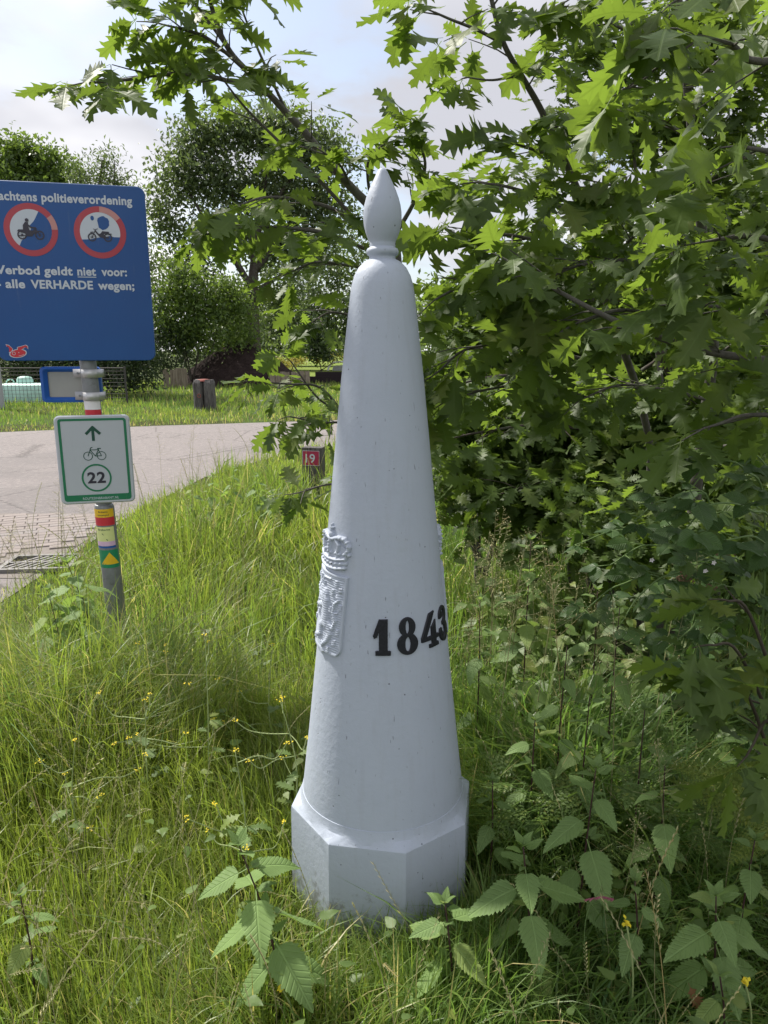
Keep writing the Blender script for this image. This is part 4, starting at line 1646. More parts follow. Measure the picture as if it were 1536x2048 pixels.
class Oak:
    """a young red oak: trunk, branches, leaves at the ends of twigs"""

    def __init__(self, label, base, trunk, r0, r1, group='young red oaks round the post', bark='grey_bark'):
        self.root = thing('red_oak_sapling', label, 'tree', base, 0, group)
        self.items = []
        self.bark = M[bark]
        org = Vector(base)
        pts = catmull([Vector(base) + Vector((0, 0, -0.05))] + [Vector(p) for p in trunk], 6)
        n = len(pts)
        rad = [r0 + (r1 - r0) * k / (n - 1) for k in range(n)]
        obj('trunk', Geo().tube([p - org for p in pts], rad, 10).mesh('trunk', True), self.bark, self.root)

    def spray(self, pos, d, length, nleaf, size, droop=0.3):
        """a twig with leaves; returns its points"""
        d = d.normalized()
        p0 = Vector(pos)
        pts = [p0]
        for k in range(3):
            d = (d + rv(0.10) + Vector((0, 0, -0.05))).normalized()
            pts.append(pts[-1] + d * length / 3)
        up = (Vector((0, 0, 1)) + rv(0.28)).normalized()
        side = d.cross(up)
        if side.length < 0.1:
            side = Vector((1, 0, 0))
        side.normalize()
        k0 = max(1, int(nleaf * 0.35))
        for k in range(nleaf):
            if k < k0:
                t = random.uniform(0.3, 0.85)
                pos_l = pts[0].lerp(pts[-1], t)
                a = random.choice((-1, 1)) * random.uniform(0.7, 1.35)
            else:
                pos_l = pts[-1] + rv(0.006)
                a = -1.5 + 3.0 * (k - k0) / max(1, nleaf - k0 - 1) + random.gauss(0, 0.2)
            ld = d * math.cos(a) + side * math.sin(a) + Vector((0, 0, -1)) * random.uniform(0.0, 2 * droop) + rv(0.10)
            ld.normalize()
            nrm = up + rv(0.40) + ld * random.uniform(0, 0.3)
            s = size * 0.90 * random.uniform(0.60, 1.20)
            self.items.append((frame(pos_l + ld * 0.2 * s, ld, nrm, s), random.randrange(len(OAK_T))))
        return pts

    def limb(self, pts, r0, r1, every=0.11, twig=0.22, nleaf=6, size=0.15, start=0.12, droop=0.3, tip=True, spread=0.9):
        org = self.root.location
        P = catmull(pts, 6)
        n = len(P)
        g = Geo().tube([p - org for p in P], [r0 + (r1 - r0) * k / (n - 1) for k in range(n)], 7)
        # walk along
        L = [0.0]
        for a, b in zip(P[:-1], P[1:]):
            L.append(L[-1] + (b - a).length)
        tot = L[-1]
        s = tot * start + random.uniform(0, every)
        k_side = random.choice((-1, 1))
        while s < tot * 0.985:
            i = max(0, min(n - 2, int(np.searchsorted(L, s)) - 1))
            t = (s - L[i]) / max(1e-6, L[i + 1] - L[i])
            p = P[i].lerp(P[i + 1], t)
            d = (P[i + 1] - P[i]).normalized()
            sd = d.cross(Vector((0, 0, 1)))
            if sd.length < 0.15:
                sd = Vector((random.uniform(-1, 1), random.uniform(-1, 1), 0))
            sd.normalize()
            k_side = -k_side
            td = d * random.uniform(0.35, 0.9) + sd * k_side * spread * random.uniform(0.6, 1.2) + Vector((0, 0, random.uniform(-0.35, 0.45)))
            ln = twig * random.uniform(0.55, 1.25)
            tp = self.spray(p, td, ln, max(2, int(nleaf * random.uniform(0.7, 1.2))), size, droop)
            g.tube([q - org for q in tp], [0.0032, 0.0026, 0.002, 0.0014], 4, False)
            s += every * random.uniform(0.65, 1.35)
        if tip:
            tp = self.spray(P[-1], P[-1] - P[-2], twig * 0.6, nleaf + 1, size, droop)
            g.tube([q - org for q in tp], [r1, 0.0026, 0.002, 0.0014], 4, False)
        obj('branch', g.mesh('branch', True), self.bark, self.root)

    def done(self, limit=300):
        place_leaves(self.root, self.items, OAK_T, OAK_ME, M['oak_leaf'], limit)


# --- the oak just behind the post, whose long limb leans up to the left
ok = Oak('young red oak directly behind the boundary post, its long limb leaning left', (0.17, 3.10, 0), [(0.16, 3.10, 0.6), (0.11, 3.06, 1.3), (0.043, 3.020, 2.041)], 0.032, 0.019)
ok.limb([(0.043, 3.020, 2.041), (-0.050, 3.000, 2.139), (-0.130, 2.980, 2.212), (-0.222, 2.950, 2.306), (-0.297, 2.920, 2.389), (-0.352, 2.900, 2.441), (-0.408, 2.860, 2.491), (-0.471, 2.820, 2.546), (-0.527, 2.780, 2.599), (-0.561, 2.740, 2.668), (-0.580, 2.700, 2.755), (-0.582, 2.660, 2.837)], 0.019, 0.006, 0.16, 0.16, 5, 0.135, 0.34)
ok.limb([(-0.408, 2.860, 2.491), (-0.518, 2.740, 2.493), (-0.614, 2.680, 2.496), (-0.731, 2.620, 2.476), (-0.827, 2.560, 2.441), (-0.902, 2.500, 2.414)], 0.009, 0.004, 0.055, 0.15, 8, 0.135, 0.15, 0.38)
ok.limb([(-0.471, 2.820, 2.546), (-0.580, 2.700, 2.608), (-0.646, 2.640, 2.614), (-0.700, 2.600, 2.613)], 0.007, 0.003, 0.065, 0.15, 8, 0.14, 0.2)
ok.limb([(-0.352, 2.900, 2.441), (-0.420, 2.840, 2.581), (-0.462, 2.800, 2.676), (-0.501, 2.760, 2.780)], 0.006, 0.003, 0.09, 0.13, 6, 0.14, 0.4)
ok.limb([(-0.527, 2.780, 2.599), (-0.617, 2.740, 2.713), (-0.685, 2.700, 2.784)], 0.006, 0.003, 0.08, 0.15, 7, 0.14, 0.1)
ok.limb([(-0.093, 3.000, 2.075), (-0.238, 2.900, 2.213), (-0.372, 2.820, 2.324), (-0.482, 2.760, 2.421), (-0.552, 2.700, 2.502)], 0.008, 0.003, 0.17, 0.14, 4, 0.14, 0.25)
ok.limb([(-0.045, 3.000, 2.020), (-0.162, 2.850, 2.095), (-0.298, 2.750, 2.119), (-0.408, 2.660, 2.110), (-0.483, 2.600, 2.075)], 0.009, 0.003, 0.075, 0.17, 7, 0.14, 0.12)
ok.limb([(-0.065, 3.000, 1.983), (-0.197, 2.800, 2.009), (-0.341, 2.650, 2.011), (-0.461, 2.550, 1.996), (-0.533, 2.500, 1.981)], 0.008, 0.003, 0.085, 0.16, 6, 0.13, 0.1)
ok.limb([(-0.046, 3.020, 1.910), (-0.149, 2.900, 1.916), (-0.254, 2.800, 1.914), (-0.337, 2.720, 1.871)], 0.007, 0.003, 0.09, 0.14, 6, 0.13, 0.1)
ok.limb([(-0.057, 3.060, 1.719), (-0.135, 2.980, 1.735), (-0.209, 2.900, 1.741), (-0.262, 2.850, 1.711)], 0.006, 0.003, 0.10, 0.13, 6, 0.13, 0.1)
ok.limb([(-0.017, 3.100, 1.266), (-0.161, 3.000, 1.339), (-0.263, 2.900, 1.416), (-0.340, 2.820, 1.535)], 0.007, 0.003, 0.13, 0.12, 5, 0.125, 0.15)
ok.limb([(-0.161, 3.000, 1.339), (-0.253, 2.900, 1.455), (-0.358, 2.800, 1.473), (-0.445, 2.750, 1.481)], 0.006, 0.003, 0.11, 0.13, 5, 0.125, 0.1)
ok.limb([(0.004, 3.100, 1.180), (-0.138, 2.950, 1.303), (-0.251, 2.850, 1.322), (-0.340, 2.780, 1.348)], 0.006, 0.003, 0.11, 0.13, 5, 0.125, 0.1, 0.4)
ok.limb([(0.004, 3.100, 1.071), (-0.140, 2.950, 1.065), (-0.238, 2.880, 1.068), (-0.330, 2.800, 1.053)], 0.006, 0.003, 0.11, 0.12, 5, 0.125, 0.1, 0.4)
ok.limb([(0.043, 3.020, 2.041), (0.119, 2.980, 2.162), (0.153, 2.920, 2.264), (0.131, 2.860, 2.335)], 0.010, 0.004, 0.085, 0.17, 7, 0.145, 0.15)
ok.limb([(-0.045, 3.000, 2.130), (-0.062, 2.920, 2.238), (-0.051, 2.850, 2.282), (-0.005, 2.800, 2.311)], 0.007, 0.003, 0.09, 0.16, 7, 0.14, 0.15)
ok.limb([(-0.130, 2.980, 2.212), (-0.162, 2.880, 2.264), (-0.228, 2.800, 2.295)], 0.006, 0.003, 0.10, 0.15, 6, 0.14, 0.1)
ok.done()

# --- the sapling right of the post that crosses the middle of the sky
ok = Oak('slim red oak right of the post with a forked stem reaching to the top middle', (1.33, 3.55, 0), [(1.303, 3.500, 0.978), (1.187, 3.350, 1.331), (0.982, 3.100, 1.640), (0.821, 2.880, 1.859), (0.743, 2.800, 2.077)], 0.018, 0.014)
ok.limb([(0.743, 2.800, 2.077), (0.604, 2.700, 2.270), (0.519, 2.650, 2.388), (0.449, 2.600, 2.462), (0.378, 2.550, 2.540), (0.332, 2.500, 2.629), (0.299, 2.450, 2.726)], 0.013, 0.006, 0.15, 0.18, 6, 0.145, 0.4)
ok.limb([(0.440, 2.600, 2.469), (0.338, 2.500, 2.421), (0.252, 2.420, 2.402)], 0.005, 0.002, 0.4, 0.05, 6, 0.13, 0.95)
ok.limb([(0.378, 2.550, 2.540), (0.285, 2.480, 2.553), (0.203, 2.420, 2.556), (0.147, 2.360, 2.552)], 0.006, 0.003, 0.085, 0.14, 6, 0.14, 0.2)
ok.limb([(0.363, 2.540, 2.576), (0.448, 2.500, 2.588), (0.525, 2.440, 2.604)], 0.006, 0.003, 0.10, 0.14, 6, 0.14, 0.2)
ok.limb([(0.563, 2.680, 2.327), (0.688, 2.600, 2.395), (0.784, 2.500, 2.407), (0.844, 2.420, 2.449)], 0.008, 0.003, 0.085, 0.18, 7, 0.145, 0.1)
ok.limb([(0.623, 2.700, 2.238), (0.499, 2.600, 2.245), (0.400, 2.500, 2.242)], 0.008, 0.003, 0.085, 0.16, 7, 0.145, 0.1)
ok.limb([(0.749, 2.800, 2.043), (0.544, 2.620, 2.094), (0.398, 2.460, 2.101), (0.296, 2.400, 2.103)], 0.009, 0.003, 0.080, 0.18, 7, 0.15, 0.1)
ok.limb([(0.777, 2.840, 1.927), (0.568, 2.620, 1.950), (0.404, 2.460, 1.959), (0.262, 2.340, 1.942)], 0.009, 0.003, 0.075, 0.18, 7, 0.15, 0.1)
ok.limb([(0.791, 2.860, 1.785), (0.557, 2.620, 1.819), (0.370, 2.420, 1.818), (0.231, 2.300, 1.785), (0.150, 2.220, 1.744)], 0.009, 0.003, 0.075, 0.17, 7, 0.15, 0.1, 0.4)
ok.limb([(0.793, 2.850, 1.857), (0.882, 2.700, 1.994), (0.945, 2.600, 2.059)], 0.008, 0.003, 0.085, 0.18, 7, 0.15, 0.1)
ok.limb([(0.787, 2.900, 1.562), (0.589, 2.720, 1.600), (0.420, 2.580, 1.617), (0.268, 2.460, 1.600), (0.182, 2.400, 1.536)], 0.008, 0.003, 0.080, 0.17, 7, 0.15, 0.1, 0.45)
ok.limb([(0.785, 2.900, 1.426), (0.536, 2.700, 1.474), (0.352, 2.560, 1.464), (0.224, 2.480, 1.434)], 0.007, 0.003, 0.09, 0.16, 6, 0.145, 0.1, 0.45)
ok.done()

# --- the one with the straight grey stem in the right half
ok = Oak('red oak with a straight grey stem among the leaves at the right', (1.42, 3.30, 0), [(1.424, 3.250, 1.046), (1.393, 3.150, 1.600), (1.292, 3.050, 1.913), (1.207, 2.950, 2.103), (1.115, 2.850, 2.340), (1.028, 2.750, 2.550), (0.944, 2.650, 2.762)], 0.030, 0.010)
ok.limb([(1.115, 2.850, 2.340), (0.922, 2.700, 2.372), (0.771, 2.600, 2.373), (0.631, 2.500, 2.343)], 0.008, 0.003, 0.085, 0.18, 7, 0.15, 0.1)
ok.limb([(1.042, 2.770, 2.526), (0.871, 2.650, 2.574), (0.724, 2.550, 2.594), (0.631, 2.500, 2.602)], 0.008, 0.003, 0.10, 0.18, 6, 0.15, 0.2)
ok.limb([(1.055, 2.780, 2.482), (1.109, 2.660, 2.534), (1.152, 2.550, 2.552)], 0.008, 0.003, 0.08, 0.18, 7, 0.15, 0.1)
ok.limb([(1.207, 2.950, 2.103), (0.977, 2.750, 2.135), (0.788, 2.600, 2.137), (0.625, 2.480, 2.105)], 0.009, 0.003, 0.080, 0.18, 7, 0.15, 0.08)
ok.limb([(1.177, 2.920, 2.186), (1.215, 2.750, 2.234), (1.259, 2.600, 2.245)], 0.008, 0.003, 0.085, 0.18, 7, 0.15, 0.08)
ok.limb([(1.292, 3.050, 1.913), (1.032, 2.800, 1.922), (0.805, 2.600, 1.899), (0.631, 2.450, 1.867), (0.499, 2.350, 1.812)], 0.010, 0.003, 0.075, 0.18, 7, 0.15, 0.08, 0.4)
ok.limb([(1.301, 3.050, 1.875), (1.331, 2.850, 1.928), (1.381, 2.700, 1.944)], 0.009, 0.003, 0.08, 0.18, 7, 0.15, 0.08)
ok.limb([(1.365, 3.120, 1.681), (1.088, 2.850, 1.711), (0.834, 2.600, 1.735), (0.657, 2.450, 1.696), (0.539, 2.350, 1.646)], 0.010, 0.003, 0.075, 0.18, 7, 0.15, 0.08, 0.45)
ok.limb([(1.401, 3.160, 1.558), (1.410, 2.950, 1.638), (1.484, 2.800, 1.673)], 0.008, 0.003, 0.08, 0.18, 7, 0.15, 0.08, 0.4)
ok.limb([(1.425, 3.200, 1.386), (1.110, 2.900, 1.446), (0.867, 2.700, 1.474), (0.683, 2.550, 1.430)], 0.009, 0.003, 0.080, 0.18, 7, 0.15, 0.08, 0.5)
ok.limb([(1.421, 3.200, 1.321), (1.461, 3.000, 1.379), (1.542, 2.850, 1.410)], 0.008, 0.003, 0.085, 0.18, 7, 0.15, 0.08, 0.5)
ok.limb([(1.420, 3.240, 1.161), (1.482, 3.050, 1.208), (1.552, 2.900, 1.207)], 0.008, 0.003, 0.10, 0.16, 6, 0.15, 0.1, 0.5)
ok.done()

# --- the near oak whose trunk stands outside the frame at the right
ok = Oak('nearest red oak, its branches reaching in from the right edge with the largest leaves', (1.55, 2.05, 0), [(1.54, 2.05, 0.8), (1.50, 2.02, 1.6), (1.44, 1.98, 2.4), (1.40, 1.92, 3.0)], 0.045, 0.022)
ok.limb([(1.50, 2.02, 1.62)] + [(1.153, 2.000, 1.550), (1.037, 2.000, 1.571), (0.859, 2.020, 1.600), (0.660, 2.050, 1.667), (0.499, 2.080, 1.748), (0.361, 2.100, 1.829)], 0.016, 0.004, 0.12, 0.20, 6, 0.145, 0.22, 0.5)
ok.limb([(1.47, 2.0, 2.0)] + [(0.945, 1.800, 2.015), (0.845, 1.720, 2.022), (0.761, 1.660, 2.017)], 0.010, 0.004, 0.13, 0.14, 5, 0.145, 0.3)
ok.limb([(1.44, 1.98, 2.4)] + [(0.860, 1.750, 2.214), (0.705, 1.650, 2.207), (0.605, 1.580, 2.198)], 0.010, 0.004, 0.11, 0.16, 6, 0.15, 0.3)
ok.limb([(1.42, 1.95, 2.7)] + [(0.846, 1.800, 2.370), (0.704, 1.720, 2.336), (0.605, 1.650, 2.297)], 0.010, 0.004, 0.10, 0.18, 7, 0.15, 0.25)
ok.limb([(1.48, 2.0, 1.9)] + [(1.006, 1.900, 1.866), (0.882, 1.850, 1.870), (0.786, 1.820, 1.855)], 0.010, 0.004, 0.11, 0.18, 6, 0.15, 0.3, 0.45)
ok.limb([(1.50, 2.02, 1.5)] + [(1.056, 1.950, 1.676), (0.913, 1.900, 1.699), (0.781, 1.860, 1.708)], 0.009, 0.004, 0.10, 0.18, 6, 0.15, 0.3, 0.5)
ok.limb([(1.53, 2.05, 1.2)] + [(1.131, 2.000, 1.398), (0.979, 1.950, 1.430), (0.875, 1.920, 1.406)], 0.009, 0.004, 0.12, 0.18, 6, 0.15, 0.3, 0.6)
ok.done()

# --- the dark understorey oak further in
ok = Oak('shaded red oak sapling with a thin dark trunk low behind the brambles', (2.45, 5.0, 0), [(2.267, 4.900, 0.590), (2.114, 4.800, 1.017), (1.857, 4.700, 1.413), (1.602, 4.600, 1.779)], 0.055, 0.030, bark='bark')
for pl_ in ([(1.771, 4.800, 0.950), (1.311, 4.400, 1.111), (0.880, 4.100, 1.187), (0.516, 3.900, 1.167), (0.320, 3.800, 1.138)], [(1.800, 4.850, 0.807), (1.298, 4.300, 0.867), (0.929, 4.000, 0.889), (0.646, 3.800, 0.857)],
            [(1.694, 4.750, 1.283), (1.233, 4.400, 1.395), (0.832, 4.200, 1.461), (0.494, 4.000, 1.441), (0.298, 3.900, 1.366)], [(1.744, 4.800, 1.083), (1.923, 4.500, 1.177), (2.055, 4.200, 1.205)],
            [(1.830, 4.900, 0.660), (1.401, 4.300, 0.682), (1.083, 3.900, 0.683), (0.873, 3.700, 0.676)], [(1.824, 4.900, 0.730), (1.890, 4.400, 0.756), (1.921, 4.000, 0.775)], [(1.645, 4.700, 1.475), (1.724, 4.400, 1.600), (1.866, 4.200, 1.655)], [(1.835, 4.900, 0.590), (1.484, 4.000, 0.601), (1.233, 3.500, 0.597)]):
    ok.limb(pl_, 0.014, 0.004, 0.095, 0.24, 8, 0.165, 0.08, 0.4)
ok.done()

# --- oak seedling at the lower right edge, big leaves over the grass
ok = Oak('low oak seedling with broad leaves over the grass at the lower right edge', (1.17, 1.85, 0), [(1.16, 1.85, 0.25), (1.14, 1.84, 0.55)], 0.010, 0.006, bark='twig')
ok.limb([(1.16, 1.85, 0.30)] + [(0.977, 1.780, 0.688), (0.861, 1.720, 0.774)], 0.006, 0.003, 0.14, 0.10, 4, 0.155, 0.2, 0.35)
ok.limb([(1.15, 1.84, 0.45)] + [(0.937, 1.780, 0.816), (0.836, 1.740, 0.862)], 0.006, 0.003, 0.14, 0.10, 4, 0.155, 0.2, 0.35)
ok.limb([(1.14, 1.84, 0.55)] + [(0.962, 1.800, 0.920), (0.872, 1.760, 0.976)], 0.006, 0.003, 0.14, 0.10, 5, 0.15, 0.2, 0.35)
ok.limb([(1.16, 1.85, 0.25)] + [(0.993, 1.700, 0.659), (0.904, 1.620, 0.635)], 0.006, 0.003, 0.15, 0.10, 4, 0.15, 0.2, 0.35)
ok.done()

# ------------------------------------------------------------------ the wall of shaded oak scrub behind


def oak_scrub(label, base, blobs, size, seed, stems=4, mat='oak_leaf', clump=0.16):
    rng = np.random.default_rng(seed)
    rnd = random.Random(seed)
    root = thing('oak_scrub', label, 'shrub', base, 0, 'dense oak scrub behind the saplings')
    org = Vector(base)
    mats, which = [], []
    for (x, y, z, rx, rz, n) in blobs:
        nc = max(5, n // 9)
        for c in range(nc):
            u = Vector(rng.normal(size=3)).normalized() * (rng.uniform(0.25, 1.0) ** 0.6)
            cc = Vector((x + u.x * rx, y + u.y * rx * 0.6, z + u.z * rz))
            out_ = Vector((u.x, u.y - 0.5, 0.1)).normalized()
            for q in range(9):
                d = (out_ + rv(0.55) + Vector((0, 0, -0.35))).normalized()
                p = cc + rv(clump) * 0.6
                if p.z < 0.05:
                    continue
                mats.append(frame(p, d, Vector((0, -0.25, 1)) + rv(0.4), size * rnd.uniform(0.6, 1.2)))
                which.append(rnd.randrange(len(OAK_T)))
    bulk('crown', OAK_T, mats, which, M[mat], root, org)
    for k in range(stems):
        b = blobs[k % len(blobs)]
        P = [Vector((rnd.uniform(-.15, .15), rnd.uniform(-.1, .1), -0.05)), Vector(((b[0] - org.x) * 0.6, (b[1] - org.y) * 0.6, b[2] * 0.6)), Vector((b[0] - org.x, b[1] - org.y, b[2] + b[4] * 0.5))]
        P = catmull(P, 5)
        obj('stem', Geo().tube(P, [0.022 - 0.016 * q / (len(P) - 1) for q in range(len(P))], 6).mesh('stem', True), M['grey_bark'], root)


oak_scrub('dark leafy oak scrub right behind the post at the height of the shield', (0.595, 4.400, 0.0), [(0.41, 4.40, 1.19, 0.15, 0.15, 200), (0.59, 4.40, 1.00, 0.18, 0.18, 300), (0.85, 4.50, 1.05, 0.19, 0.22, 320), (0.48, 4.20, 0.82, 0.13, 0.12, 160), (0.70, 4.10, 0.78, 0.17, 0.13, 260)], 0.115, 201)
oak_scrub('dark leafy oak scrub in the middle of the right half above the nettles', (1.276, 4.400, 0.0), [(1.06, 4.50, 1.15, 0.19, 0.19, 320), (1.26, 4.40, 1.00, 0.21, 0.21, 380), (0.99, 4.10, 0.78, 0.17, 0.14, 280), (1.16, 3.90, 0.71, 0.17, 0.14, 260), (1.45, 4.30, 0.84, 0.15, 0.18, 260)], 0.12, 202)
oak_scrub('dark leafy oak scrub behind the brambles at the right edge', (1.928, 4.200, 0.0), [(1.74, 4.50, 1.18, 0.22, 0.19, 320), (1.92, 4.30, 1.23, 0.21, 0.21, 340), (2.12, 4.20, 1.15, 0.17, 0.23, 320), (1.61, 4.00, 0.75, 0.17, 0.14, 240), (1.84, 3.90, 0.85, 0.19, 0.16, 300), (2.04, 3.80, 0.82, 0.13, 0.21, 260)], 0.12, 203)
oak_scrub('tall oak scrub filling in behind the forked sapling', (1.212, 5.600, 0.0), [(0.72, 5.60, 1.82, 0.30, 0.26, 380), (1.05, 5.60, 1.96, 0.30, 0.30, 420), (0.88, 5.40, 1.46, 0.33, 0.22, 380), (1.24, 5.40, 1.60, 0.29, 0.25, 400), (0.55, 5.40, 1.53, 0.18, 0.22, 220), (1.33, 5.60, 2.28, 0.22, 0.18, 220)], 0.125, 204)
oak_scrub('tall oak scrub filling in behind the grey oak stem at the right', (2.376, 5.600, 0.0), [(1.65, 5.60, 1.82, 0.30, 0.30, 420), (1.96, 5.60, 2.10, 0.30, 0.33, 420), (1.90, 5.40, 1.53, 0.29, 0.22, 380), (2.28, 5.40, 1.81, 0.29, 0.32, 440), (2.57, 5.40, 2.09, 0.28, 0.39, 460), (2.30, 5.60, 2.42, 0.26, 0.26, 280), (2.60, 5.20, 1.53, 0.25, 0.28, 360), (2.64, 5.60, 2.66, 0.22, 0.25, 220), (1.74, 5.70, 2.57, 0.18, 0.18, 150)], 0.125, 205)

oak_scrub('low shaded oak scrub at the edge of the grass behind the brambles', (1.303, 3.300, 0.0), [(1.00, 3.50, 0.75, 0.12, 0.10, 150), (1.16, 3.30, 0.73, 0.14, 0.09, 190), (1.35, 3.20, 0.78, 0.14, 0.09, 190), (1.51, 3.10, 0.73, 0.13, 0.11, 200), (1.64, 3.00, 0.70, 0.09, 0.13, 150), (1.15, 3.00, 0.65, 0.13, 0.06, 120)], 0.10, 206)
oak_scrub('high oak crown filling the upper right corner behind the grey stem', (2.147, 4.900, 0.0), [(1.43, 4.90, 3.35, 0.18, 0.15, 170), (1.72, 4.90, 3.48, 0.21, 0.18, 240), (2.03, 4.80, 3.28, 0.24, 0.24, 340), (1.73, 4.90, 3.01, 0.22, 0.19, 260), (2.14, 4.80, 2.82, 0.24, 0.24, 340), (1.47, 5.00, 2.87, 0.16, 0.16, 130), (2.28, 4.80, 3.44, 0.18, 0.27, 260), (1.95, 4.90, 2.67, 0.19, 0.16, 180), (1.17, 4.90, 3.13, 0.14, 0.17, 130), (0.99, 4.90, 2.73, 0.14, 0.14, 110), (1.21, 4.90, 3.48, 0.12, 0.15, 90)], 0.115, 207, 4)

# ------------------------------------------------------------------ nettles


def nettle(label, top, size, pairs, lean=(0.0, 0.0), stem='purple_stem', group='stinging nettles in the verge'):
    pairs, size = pairs + 1, size * 0.92
    tx, ty, tz = top
    bx, by = tx + lean[0], ty + lean[1]
    root = thing('nettle', label, 'nettle', (bx, by, 0), 0, group)
    P = catmull([Vector((0, 0, -0.03)), Vector((-lean[0] * 0.35 + random.uniform(-.01, .01), -lean[1] * 0.35, tz * 0.5)), Vector((-lean[0], -lean[1], tz))], 8)
    n = len(P)
    obj('stem', Geo().tube(P, [0.0038 - 0.0022 * k / (n - 1) for k in range(n)], 6).mesh('stem', True), M[stem], root)
    items = []
    a0 = random.uniform(0, math.pi)
    org = Vector((bx, by, 0))
    for i in range(pairs):
        t = 1 - 0.04 - 0.74 * (i / pairs) ** 1.15
        f = t * (n - 1)
        k = min(n - 2, int(f))
        p = P[k].lerp(P[k + 1], f - k)
        s = size * (0.42 + 0.58 * min(1, i / 2.0)) * (1.0 if i < pairs - 1 else 0.85)
        for h in (0, 1):
            a = a0 + i * math.pi / 2 + h * math.pi + random.gauss(0, 0.22)
            droop = -0.02 + 0.17 * min(i, 3) + random.uniform(-0.1, 0.2)
            d = Vector((math.cos(a), math.sin(a), -droop + (0.5 if i == 0 else 0)))
            d.normalize()
            ss_ = s * random.uniform(0.85, 1.12)
            items.append((frame(org + p + d * 0.22 * ss_, d, Vector((0, 0, 1)) + rv(0.15), ss_), random.randrange(3)))
        if i > 0:
            for h in range(2):
                a = random.uniform(0, 6.28)
                d = Vector((math.cos(a), math.sin(a), 0.5)).normalized()
                items.append((frame(org + p + d * 0.01, d, Vector((0, 0, 1)), s * 0.28), random.randrange(3)))
    for h in range(4):
        a = a0 + h * math.pi / 2 + 0.6
        d = Vector((math.cos(a), math.sin(a), 1.1)).normalized()
        items.append((frame(org + P[-1], d, Vector((math.cos(a + 3.14), math.sin(a + 3.14), 0.6)), size * 0.30), random.randrange(3)))
    place_leaves(root, items, NETTLE_T, NETTLE_ME, M['nettle_leaf'], 60)
    return root


nettle('large nettle with a dark bent stem left of the post base', (-0.338, 1.480, 0.474), 0.16, 5, (0.09, -0.01))
nettle('broad leaved nettle right of the post base, third plant from the post foot', (0.333, 1.520, 0.443), 0.145, 5, (0.05, 0.0))
nettle('tall nettle with a straight dark stem standing behind the broad leaved one at right', (0.540, 1.660, 0.562), 0.150, 5, (-0.02, 0.0))
nettle('pale young nettle in front of the post base, touching its right corner', (0.145, 1.480, 0.318), 0.13, 4, (0.03, -0.02))
nettle('nettle in the lower right corner beside the yellow flowers', (0.777, 1.460, 0.355), 0.145, 5, (0.02, -0.01))
nettle('lowest nettle at the bottom right edge of the grass', (0.753, 1.360, 0.232), 0.13, 2, (0.02, 0.0))
nettle('small nettle beside the ferny leaves right of the post', (0.456, 2.000, 0.509), 0.115, 4)
nettle('nettle with pale top leaves in the grass level with the number 1843', (0.581, 2.150, 0.688), 0.115, 4)
nettle('nettle in the shade before the bramble, right of the tall grass', (0.790, 2.300, 0.758), 0.12, 4)
nettle('slender nettle among the feathery grass panicles right of the post', (0.566, 2.700, 0.886), 0.13, 5)
nettle('nettle half hidden by grass under the dark oak leaves', (0.804, 2.600, 0.718), 0.12, 4)
nettle('nettle tucked under the seedling oak at the right', (0.746, 1.900, 0.595), 0.11, 3)
nettle('bushy nettle against the left side of the signpost foot', (-1.477, 3.250, 0.632), 0.17, 8, (0.12, 0.0))
nettle('lower nettle left of the signpost, close to the drain grate', (-1.559, 3.200, 0.514), 0.15, 6, (0.06, 0.0))
nettle('nettle in front of the signpost foot', (-1.357, 3.100, 0.513), 0.15, 6, (0.05, 0.0))
nettle('nettle standing in the grass half way up between post and oak seedling', (0.754, 1.750, 0.513), 0.12, 4)
nettle('nettle close to the right flank of the post under the number', (0.318, 1.900, 0.371), 0.10, 3)
nettle('nettle at the right edge below the fern fronds', (0.904, 1.550, 0.434), 0.12, 4)
nettle('leaning nettle between the broad leaved one and the lower right corner', (0.600, 1.500, 0.363), 0.11, 3, (0.05, 0))
nettle('nettle in the tall grass right of the coat of arms on the far side', (0.349, 2.500, 0.714), 0.11, 4)
nettle('nettle just above the ferny leaves in the middle of the right grass', (0.617, 2.000, 0.591), 0.11, 4)
nettle('small nettle in the yellow green grass at the far left bottom', (-0.875, 1.500, 0.321), 0.09, 3)
for q, (px_, py_, yy, lb) in enumerate((((-1.609, 6.000, 0.513), 0, 0, 'leftmost of the nettles at the road edge'), ((-1.462, 6.100, 0.560), 0, 0, 'nettle second from the left in the group at the road edge'), ((-1.297, 6.200, 0.595), 0, 0, 'tallest nettle in the middle of the group at the road edge'),
                                       ((-1.091, 6.100, 0.560), 0, 0, 'nettle just right of the tallest one at the road edge'), ((-0.924, 5.900, 0.447), 0, 0, 'nettle nearest the numbered post at the road edge'))):
    nettle(lb, px_, 0.13, 6, (random.uniform(-.05, .05), 0), 'green_stem')

# ------------------------------------------------------------------ brambles


